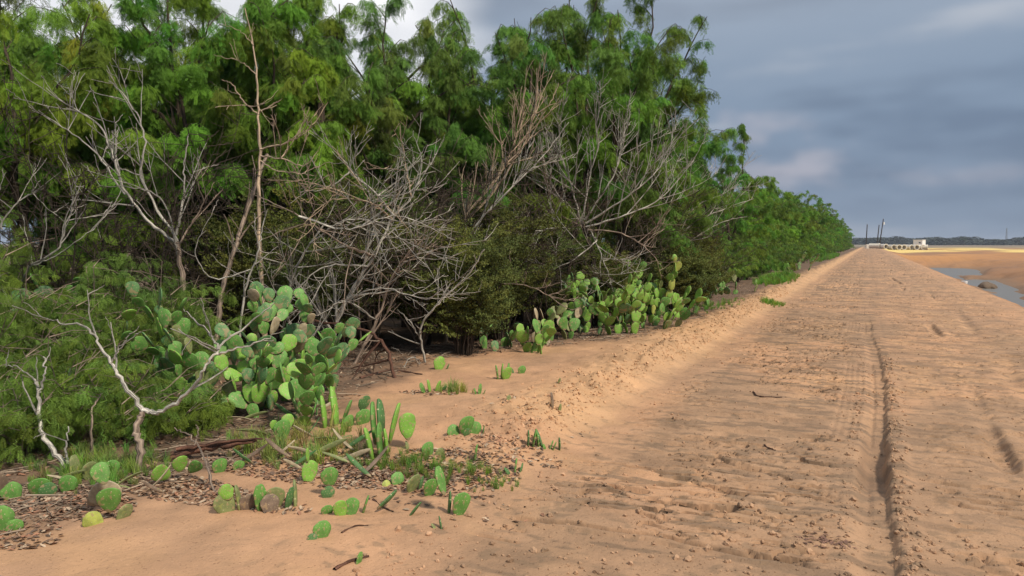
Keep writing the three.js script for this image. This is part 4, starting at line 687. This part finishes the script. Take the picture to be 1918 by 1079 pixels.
padsAt('broken pad with bite-like edge beside a stick at the bottom edge', [-2.24, -2.84], [[0, 0, 0.09, 0.1, 0, 0.6, 4, 'mid']]);
padsAt('pale dried pad curled on its side in the lower left litter', [-4.07, -2.68], [[0, 0, 0.2, 1.6, 0.2, 0.3, 0, 'dry', 0.04]], null, 'dry pad', 'fallen_pad');
padsAt('orange-brown rotting pad at the left edge of the litter', [-4.76, -2.62], [[0, 0, 0.2, -0.5, 0.8, 0.2, 0, 'brown', 0.02]], null, 'dry pad', 'fallen_pad');
padsAt('green pad cut by the left edge low on the sand', [-4.22, -2.29], [[0, 0, 0.17, 0.1, 0, 0.1, 1, 'mid'], [0.03, 0.02, 0.1, 0.6, 0.2, 0.3, 1, 'mid']]);

{ // narrow dropped pads strewn over the litter
  const R = rng(321), cols = ['olive', 'brown', 'dry', 'deep', 'olive', 'dry'];
  [[-4.69, -4.55], [-4.28, -4.68], [-4.3, -4.33], [-3.89, -4.4], [-3.61, -4.4], [-3.76, -3.99], [-3.52, -4.06], [-3.89, -3.76], [-3.28, -4.06], [-3.5, -3.82], [-4.17, -3.02], [-3.95, -3.07], [-4.66, -2.95], [-2.97, -3.89], [-4.22, -4.94], [-3.39, -4.26]].forEach((p, k) => padsAt('pair of thin dried strips of pad lying among the litter', p, [[-0.08, 0, 0.16 + 0.14 * R(), 1.2 + 1.6 * R(), R() - 0.5, R() * 3, 6 + k % 2, cols[k % 6], 0.02 + 0.02 * R()], [0.02, 0.03, 0.14 + 0.14 * R(), -1.2 - R(), R() - 0.5, R() * 3, 7 - k % 2, cols[(k + 2) % 6], 0.02]], 'narrow dried pads in the litter', 'dry pad', 'fallen_pad'));
}
// ---------------------------------------------------------------- grass, litter, clods
function scatter(name, label, category, g, m, list) {
  const im = new THREE.InstancedMesh(g, m, list.length); im.name = name; tag(im, label, category, null, 'stuff');
  list.forEach((e, k) => { dummy.position.set(...e.p); dummy.rotation.set(...e.r); dummy.scale.set(...e.s); dummy.updateMatrix(); im.setMatrixAt(k, dummy.matrix); im.setColorAt(k, tmpC.setRGB(...e.c)); });
  scene.add(im); return im;
}
const tuft = (() => { const R = rng(9), p = [], id = []; for (let k = 0; k < 26; k++) { const a = R() * 6.28, L = 0.6 + 0.5 * R(), s = 0.15 + 0.5 * R(), w = 0.012, b = V((R() - 0.5) * 0.25, 0, (R() - 0.5) * 0.25), d = V(Math.cos(a) * s, 0, Math.sin(a) * s), sd = V(-Math.sin(a), 0, Math.cos(a)).multiplyScalar(w); const q = [b, b.clone().addScaledVector(d, 0.35).add(V(0, L * 0.6, 0)), b.clone().add(d).add(V(0, L * 0.9, 0))], n = p.length / 3; for (const [v, f] of [[q[0], 1], [q[0], -1], [q[1], 0.8], [q[1], -0.8], [q[2], 0]]) p.push(v.x + sd.x * f, v.y, v.z + sd.z * f); id.push(n, n + 1, n + 2, n + 1, n + 3, n + 2, n + 2, n + 3, n + 4); } const g = new THREE.BufferGeometry(); g.setAttribute('position', new THREE.Float32BufferAttribute(p, 3)); g.setIndex(id); g.computeVertexNormals(); return g; })();
function grass(label, cx, cz, rx, rz, n, h, seed, tint = [1, 1, 1]) { const R = rng(seed), L = []; for (let k = 0; k < n; k++) { const a = R() * 6.28, r = Math.sqrt(R()) * (0.7 + 0.4 * R()), x = cx + Math.cos(a) * r * rx, z = cz + Math.sin(a) * r * rz, s = h * (0.6 + 0.7 * R()) * (1.1 - 0.5 * r); L.push({ p: [x, height(x, z), z], r: [0, R() * 6.28, 0], s: [s * 1.2, s, s * 1.2], c: tint.map(t => t * (0.7 + 0.6 * R())) }); } return scatter('grass', label, 'grass', tuft, M.grass, L); }
grass('bright green grass patch at the foot of the tree row', [-3.23, -30.4][0], [-3.23, -30.4][1], 0.75, 4.2, 260, 0.34, 701);
grass('small green grass tuft on the sand below the grass patch', [-2.19, -19.7][0], [-2.19, -19.7][1], 0.34, 0.8, 60, 0.16, 702);
grass('green grassy strip along the far foot of the tree row', [-3.46, -69.59][0] - 0.3, [-3.46, -69.59][1] - 12, 0.8, 26, 420, 0.45, 703, [0.8, 0.9, 0.9]);
grass('dry and green grass wisps on the litter mound by the hollow', [-3.58, -6.06][0], [-3.58, -6.06][1], 0.22, 0.14, 16, 0.13, 704, [1.5, 1.1, 1.6]);
grass('thin green weeds below the prickly pear bank', [-3.28, -17.22][0] + 0.2, [-3.28, -17.22][1], 0.4, 2.6, 90, 0.12, 705, [0.9, 0.9, 0.9]);
grass('dry straw and weeds tangled in the litter before the big clump', [-3.86, -4.22][0], [-3.86, -4.22][1], 0.75, 0.45, 90, 0.17, 706, [1.5, 1.0, 1.8]);
grass('weeds sprouting through the litter strip beside the sand', [-2.71, -4.21][0], [-2.71, -4.21][1], 0.75, 0.25, 130, 0.09, 708, [0.9, 0.85, 0.9]);
grass('weeds and straw around the foot of the forked dead trunk', [-4.76, -3.21][0], [-4.76, -3.21][1], 0.55, 0.45, 140, 0.14, 707, [1.1, 0.95, 1.3]);
{
  const R = rng(12), leaf = new THREE.BufferGeometry(); // a curled dead leaf
  leaf.setAttribute('position', new THREE.Float32BufferAttribute([0, 0, -1, 0.5, 0.22, -0.2, 0, 0.02, -0.1, -0.5, 0.25, -0.2, 0.35, 0.2, 0.5, -0.35, 0.18, 0.5, 0, 0.12, 1], 3)); leaf.setIndex([0, 2, 1, 0, 3, 2, 2, 4, 1, 2, 3, 5, 2, 6, 4, 2, 5, 6]); leaf.computeVertexNormals();
  const L = [], S = [], tones = [[0.27, 0.17, 0.11], [0.17, 0.1, 0.065], [0.36, 0.27, 0.19], [0.11, 0.075, 0.055], [0.3, 0.15, 0.09]];
  const spots = [[edgeZ => edgeX(edgeZ), 6500, -2, -12, 0.75], [edgeZ => edgeX(edgeZ), 3000, -12, -45, 0.45]];
  for (const [fx, n, z0, z1, out] of spots) for (let k = 0; k < n; k++) { const z = mix(z0, z1, R()), x = fx(z) + out * (1 - 2.3 * Math.pow(R(), 0.7)) + 0.25 * (R() - 0.5), s = 0.008 + 0.018 * R(), t = tones[Math.floor(R() * 5)], w = 0.6 + 0.7 * R(); L.push({ p: [x, height(x, z) + 0.004, z], r: [(R() - 0.5) * 0.9, R() * 6.28, (R() - 0.5) * 0.9], s: [s, s, s * 1.2], c: t.map(c => c * w) }); }
  for (const [cx, cz, rx, rz, n] of [[...[-2.57, -4.34], 0.5, 0.3, 900], [...[-3.07, -4.03], 0.7, 0.3, 1100], [...[-4.32, -2.73], 0.5, 0.25, 1000], [...[-4.14, -2.29], 0.35, 0.2, 300], [...[-2.34, -4.81], 0.4, 0.22, 240], [...[-3.59, -3.91], 0.8, 0.35, 1500], [...[-4.02, -3.2], 0.7, 0.22, 900], [...[-3.4, -3.24], 0.5, 0.15, 300], [...[-2.68, -4.03], 0.6, 0.25, 500], [...[-3.82, -5.94], 0.3, 0.15, 150], [...[-2.59, -5.74], 0.6, 0.5, 90], [...[-2.23, -3.76], 0.7, 0.25, 60]])
    for (let k = 0; k < n; k++) { const a = R() * 6.28, r = Math.sqrt(R()), x = cx + Math.cos(a) * r * rx, z = cz + Math.sin(a) * r * rz, s = 0.007 + 0.016 * R(), t = tones[Math.floor(R() * 5)], w = 0.6 + 0.7 * R(); L.push({ p: [x, height(x, z) + 0.004, z], r: [(R() - 0.5) * 0.9, R() * 6.28, (R() - 0.5) * 0.9], s: [s, s, s * 1.2], c: t.map(c => c * w) }); }
  scatter('leaf_litter', 'brown dead leaf litter along the edge of the brush', 'litter', leaf, M.dryleaf, L);
  const stick = new Tubes().add([V(-0.5, 0, 0), V(-0.15, 0.02, 0.03), V(0.2, 0.01, -0.02), V(0.5, 0.03, 0.02)], 0.022, 0.01, 4).geo();
  for (let k = 0; k < 1900; k++) { const z = mix(-2, -16, Math.pow(R(), 1.5)), x = edgeX(z) + 1.5 * (R() - 0.55), s = 0.08 + 0.34 * R() * R(), w = 0.3 + 0.8 * R(); S.push({ p: [x, height(x, z) + 0.008, z], r: [0, R() * 6.28, (R() - 0.5) * 0.25], s: [s, s * 0.8, s * 0.8], c: [0.36 * w, 0.28 * w, 0.21 * w] }); }
  scatter('twig_litter', 'small broken twigs strewn under the brush edge', 'twigs', stick, M.dryleaf, S);
  const clod = new THREE.IcosahedronGeometry(1, 1), cp = clod.attributes.position; for (let k = 0; k < cp.count; k++) { const v = V(cp.getX(k), cp.getY(k), cp.getZ(k)), f = 0.75 + 0.5 * hash(Math.round(v.x * 50), Math.round(v.y * 50), Math.round(v.z * 50)); cp.setXYZ(k, v.x * f, v.y * f, v.z * f); } clod.computeVertexNormals();
  const C = [];
  for (let k = 0; k < 9000; k++) { const near = R() < 0.55, z = -2.2 - 24 * Math.pow(R(), 1.7), x = near && z < -4.6 ? -2.35 - 0.9 * R() * R() + 0.3 * (R() - 0.5) : mix(-2.3, 3.2, R()), s = (near ? 0.006 : 0.004) + (near ? 0.013 : 0.008) * Math.pow(R(), 3), b = soil(x, z), w = 0.78 + 0.35 * R(); C.push({ p: [x, height(x, z) + s * 0.3, z], r: [R() * 6, R() * 6, R() * 6], s: [s * 1.2, s * 0.8, s], c: b.map(c => c * w) }); }
  for (let k = 0; k < 900; k++) { const z = -2.6 - 9 * Math.pow(R(), 1.4), x = rutLine(z) + 0.1 + 0.2 * R() * R() - (R() < 0.25 ? 0.3 : 0), s = 0.004 + 0.014 * Math.pow(R(), 3), b = soil(x, z), w = 0.8 + 0.3 * R(); C.push({ p: [x, height(x, z) + s * 0.3, z], r: [R() * 6, R() * 6, R() * 6], s: [s * 1.2, s * 0.8, s], c: b.map(c => c * w) }); }
  for (let k = 0; k < 3000; k++) { const z = -2.6 - 13 * Math.pow(R(), 1.5), x = mix(-1.95, 0, R()), s = 0.003 + 0.009 * Math.pow(R(), 3), b = soil(x, z), w = 0.6 + 0.5 * R(); if (fbm(x * 1.2 + 6, z * 0.9, 3, 90) < 0.47) continue; C.push({ p: [x, height(x, z) + s * 0.3, z], r: [R() * 6, R() * 6, R() * 6], s: [s * 1.2, s * 0.8, s], c: b.map(c => c * w) }); }
  scatter('soil_clods', 'crumbs and clods of sandy soil on the road and its lip', 'soil', clod, M.dryleaf, C);
}
for (const [pts, r, label] of [
  [[[-1.08, -8.13], [-0.96, -7.8], [-0.77, -7.95]], 0.009, 'thin dark stick with a bend lying on the road'],
  [[[-0.71, -6.05], [-0.66, -5.94], [-0.61, -5.91]], 0.008, 'very short dark twig lying on the road'],
  [[[-2.29, -2.73], [-2.28, -2.82], [-2.23, -2.92]], 0.011, 'dark stick at the bottom edge by the broken pad'],
  [[[-2.71, -3.6], [-2.59, -3.53], [-2.47, -3.47]], 0.008, 'dark stick lying on sand right of the narrow pad'],
  [[[-2.53, -3.08], [-2.52, -3.18], [-2.46, -3.22]], 0.006, 'brown twig half sunk in sand right of the dark seedling'],
  [[[-4.88, -6.28], [-4.85, -6.79], [-4.39, -6.74]], 0.014, 'dark bent branch on the shaded sand before the hollow'],
]) { const b = V(pts[0][0], height(...pts[0]) + r * 0.5, pts[0][1]), g = new Tubes().add(curve(pts.map(p => V(p[0], height(...p) + r * 0.5, p[1]).sub(b)), 8, rng(5), 0.006), r, r * 0.5, 5).geo(), o = new THREE.Mesh(g, M.log); o.name = numbered('stick'); o.position.copy(b); tag(o, label, 'stick'); scene.add(o); }
{ const [x, z] = [-0.17, -4.16], R = rng(8), L = []; for (let k = 0; k < 90; k++) { const a = R() * 6.28, r = 0.13 * R(), px = x + Math.cos(a) * r * 1.2, pz = z + Math.sin(a) * r * 0.8, w = 0.6 + 0.6 * R(); L.push({ p: [px, height(px, pz) + 0.004, pz], r: [(R() - 0.5), R() * 6.28, (R() - 0.5)], s: [0.012, 0.012, 0.016], c: [0.2 * w, 0.11 * w, 0.08 * w] }); }
  const g = new THREE.BufferGeometry(); g.setAttribute('position', new THREE.Float32BufferAttribute([0, 0, -1, 0.5, 0.3, 0, 0, 0.1, 1, -0.5, 0.3, 0], 3)); g.setIndex([0, 1, 2, 0, 2, 3]); g.computeVertexNormals(); scatter('dung_crumbs', 'small dark crumbled heap beside the wheel rut near the bottom', 'debris', g, M.dryleaf, L); }

// ---------------------------------------------------------------- far end of the road
const concrete = std([0.85, 0.8, 0.72], 0.85, { map: sandMap }), pole = std([0.09, 0.08, 0.075], 0.9, { map: barkMap }), white = std([0.82, 0.82, 0.82], 0.6), steel = std([0.2, 0.22, 0.25], 0.6);
const glass = new THREE.MeshPhysicalMaterial({ color: lin(0.05, 0.06, 0.07), roughness: 0.15 });
const ring = new THREE.LatheGeometry([[0.46, 0], [0.62, 0], [0.64, 0.05], [0.64, 0.16], [0.58, 0.2], [0.58, 2.3], [0.46, 2.3], [0.46, 0]].map(p => new THREE.Vector2(...p)), 24);
const pipes = [[1659, 216, 0.5], [1674, 214, 0.35], [1684, 213, 0.25], [1693, 213, 0.3], [1707, 214, 0.6], [1717, 213, 0.25], [1729, 214, 0.3], [1647, 218, 1.2], [1737, 214, 1.4]];
const pipeNames = ['round concrete pipe with a half-shaded mouth, first right of the poles', 'concrete pipe second right of the poles', 'concrete pipe with the darkest open mouth in the row', 'concrete pipe just right of the darkest mouth', 'concrete pipe lying more sideways left of the white cabin', 'concrete pipe in front of the left half of the white cabin', 'concrete pipe in front of the right half of the white cabin', 'concrete pipe lying side-on at the foot of the leaning pole', 'short pale concrete pipe right of the white cabin'];
const camYaw = 26 * Math.PI / 180;
const farAt = (px, D) => { const u = (px - 959) / 1370 * D; return [-Math.sin(camYaw) * D + Math.cos(camYaw) * u, -Math.cos(camYaw) * D - Math.sin(camYaw) * u]; };
pipes.forEach(([px, D, turn], k) => { const [x, z] = farAt(px, D), o = thing('concrete_pipe', x, height(x, z, false), z, pipeNames[k], 'pipe', 'concrete pipes at the end of the road'); const b = part('pipe_barrel', ring, concrete, o); b.rotation.set(Math.PI / 2, 0, 0, 'YXZ'); b.rotation.y = Math.PI + turn + 0.1; b.position.y = 0.64 * 1.25; b.scale.setScalar(1.25); });
{ const box = (w, h, d) => new THREE.BoxGeometry(w, h, d);
  const [x, z] = farAt(1721, 222), o = thing('site_cabin', x, height(x, z, false), z, 'white site cabin standing behind the row of concrete pipes', 'cabin'); o.rotation.y = -0.45;
  part('wall', box(2.6, 2.7, 2.2), white, o).position.y = 1.55; part('roof', box(2.8, 0.1, 2.4), white, o).position.y = 2.952; part('door', box(0.7, 1.6, 0.05), white, o).position.set(-0.7, 1.1, 1.13); part('window', box(0.5, 0.35, 0.05), glass, o).position.set(0.55, 2.1, 1.13); for (const sx of [-1, 1]) part('skid', box(0.15, 0.22, 2.2), steel, o).position.set(sx, 0.09, 0);
  [[1630, 224, 2.9, 'long pale concrete block between the first two utility poles'], [1653, 226, 2.6, 'pale concrete block behind the leaning pole'], [1588, 210, 1.9, 'tan concrete block where the hedge ends at the road']].forEach(([px, D, w, label], k) => { const [bx, bz] = farAt(px, D), b = thing('concrete_block', bx, height(bx, bz, false), bz, label, 'block'); b.rotation.y = 0.45; const s = new THREE.Shape(); s.moveTo(-0.45, -0.02); s.lineTo(0.45, -0.02); s.lineTo(0.4, 1.15); s.lineTo(0.32, 1.25); s.lineTo(-0.32, 1.25); s.lineTo(-0.4, 1.15); const g = new THREE.ExtrudeGeometry(s, { depth: w, bevelEnabled: false }); g.translate(0, 0, -w / 2); g.rotateY(Math.PI / 2); part('block_body', g, concrete, b); part('base_plinth', box(w + 0.1, 0.14, 1.0), concrete, b).position.y = 0.05; });
  [[1621, 226, 7.6, 0.03, 'left utility pole, nearly upright, at the end of the road'], [1641, 224, 7.4, 0.08, 'middle utility pole leaning right'], [1645.5, 226, 9.3, 0.12, 'tallest utility pole leaning right with a white fitting near its top']].forEach(([px, D, H, lean, label], k) => { const [bx, bz] = farAt(px, D), b = thing('utility_pole', bx, height(bx, bz, false) - 0.2, bz, label, 'pole'); const dx = Math.cos(camYaw) * lean * H, dz = -Math.sin(camYaw) * lean * H; part('shaft', new Tubes().add([V(0, 0, 0), V(dx * 0.5, H * 0.5, dz * 0.5), V(dx, H, dz)], 0.19, 0.13, 8).geo(), pole, b); if (k === 2) { const t = part('transformer', new THREE.CylinderGeometry(0.2, 0.2, 0.75, 12), white, b); t.position.set(dx * 0.85 + 0.33, H * 0.85, dz * 0.85); part('bracket', box(0.4, 0.08, 0.08), steel, b).position.set(dx * 0.85 + 0.15, H * 0.85, dz * 0.85); } part('pole_cap', new THREE.CylinderGeometry(0.1, 0.15, 0.1, 8), steel, b).position.set(dx, H + 0.04, dz); });
  { const [bx, bz] = farAt(1883, 900), b = thing('radio_tower', bx, -0.8, bz, 'thin grey tower far off above the dark tree line', 'tower'); const tb = new Tubes(); for (let k = 0; k < 3; k++) { const a = k * 2.094, c = Math.cos(a), s = Math.sin(a); part('leg', new Tubes().add([V(c * 1.1, 0, s * 1.1), V(c * 0.5, 21, s * 0.5)], 0.32, 0.22, 5).geo(), steel, b); for (let q = 0; q < 10; q++) { const r0 = 1.1 - 0.06 * q, r1 = r0 - 0.06, a2 = a + 2.094; tb.add([V(c * r0, q * 2.1, s * r0), V(Math.cos(a2) * r1, q * 2.1 + 2.1, Math.sin(a2) * r1)], 0.12, 0.12, 4); } } part('bracing', tb.geo(), steel, b); }
  { const [bx, bz] = farAt(1921, 700), b = thing('water_tank', bx, -0.8, bz, 'small white tank on legs at the right edge of the horizon', 'tank'); part('tank_body', new THREE.CapsuleGeometry(1.5, 1.2, 6, 14), white, b).position.y = 8.6; for (let k = 0; k < 4; k++) { const a = k * 1.571; part('leg', new Tubes().add([V(Math.cos(a) * 1.5, 0, Math.sin(a) * 1.5), V(Math.cos(a) * 1, 7.2, Math.sin(a) * 1)], 0.1, 0.09, 5).geo(), steel, b); } }
  { const p = [6.41, -57.63], b = thing('bucket', p[0] - 0.6, height(p[0] - 0.6, p[1], false) - 0.02, p[1], 'small white bucket on the bank by the water', 'bucket'); part('bucket_body', new THREE.LatheGeometry([[0, 0], [0.17, 0], [0.22, 0.4], [0.235, 0.42], [0.2, 0.42], [0.155, 0.03], [0, 0.03]].map(q => new THREE.Vector2(...q)), 16), white, b); const h = part('handle', new THREE.TorusGeometry(0.22, 0.012, 5, 14, Math.PI), steel, b); h.position.y = 0.36; h.rotation.x = 0.9; }
}
{ // mud heap in the ditch, far wood on the horizon
  const p = [7.13, -60.44], g = new THREE.SphereGeometry(1, 28, 16), q = g.attributes.position; for (let k = 0; k < q.count; k++) { const x = q.getX(k), y = q.getY(k), z = q.getZ(k), f = 0.7 + 0.6 * fbm(x * 2.2 + 3, z * 2.2 + y, 3, 140); q.setXYZ(k, x * 0.6 * f, y * 0.4 * f, z * 1.1 * f); } g.computeVertexNormals(); const o = new THREE.Mesh(g, std([0.13, 0.09, 0.06], 0.95)); o.name = 'mud_heap'; o.position.set(p[0] + 0.4, -1.5, p[1]); tag(o, 'dark mud heap at the water beyond the road edge', 'mud heap'); scene.add(o);
  const R = rng(66), L = []; const blob = (() => { const P = [], I = [], r = rng(3); for (let k = 0; k < 260; k++) { const a = r() * 6.28, v = r(), w = Math.sqrt(1 - (2 * v - 1) ** 2) * (0.7 + 0.4 * r()), c = V(Math.cos(a) * w, v * 1.05, Math.sin(a) * w), n = P.length / 3; for (let e = 0; e < 3; e++) P.push(c.x + (r() - 0.5) * 0.5, c.y + (r() - 0.5) * 0.3, c.z + (r() - 0.5) * 0.5); I.push(n, n + 1, n + 2); } const gg = new THREE.BufferGeometry(); gg.setAttribute('position', new THREE.Float32BufferAttribute(P, 3)); gg.setIndex(I); gg.computeVertexNormals(); return gg; })();
  for (let k = 0; k < 520; k++) { const a = -0.75 + 1.9 * (k + R()) / 520, D = 820 + 330 * R(), H = (5.5 + 3 * R()) * (0.7 + 0.6 * fbm(a * 22, 3, 3, 150)), w = 0.8 + 0.4 * R(); L.push({ p: [Math.sin(a) * D, -1, -Math.cos(a) * D], r: [0, R() * 6, 0], s: [9 + 5 * R(), H, 9 + 5 * R()], c: [0.035 * w, 0.05 * w, 0.04 * w] }); }
  scatter('distant_wood', 'dark band of woods along the horizon', 'woods', blob, M.dryleaf, L);
  mesquite({ x: farAt(1804, 640)[0], z: farAt(1804, 640)[1], H: 9.5, R: 3.4, seed: 900, label: 'lone far tree standing above the horizon woods', limbs: 12, branches: 4, per: 5, far: 2, low: 0.4, tint: [0.5, 0.55, 0.6], name: 'lone_tree' });
}

scene.fog = new THREE.FogExp2(new THREE.Color().setRGB(0.62, 0.7, 0.85), 0.00022);
scene.traverse(o => { if (o.isMesh) { o.castShadow = true; o.receiveShadow = true; } });
renderer.render(scene, camera);
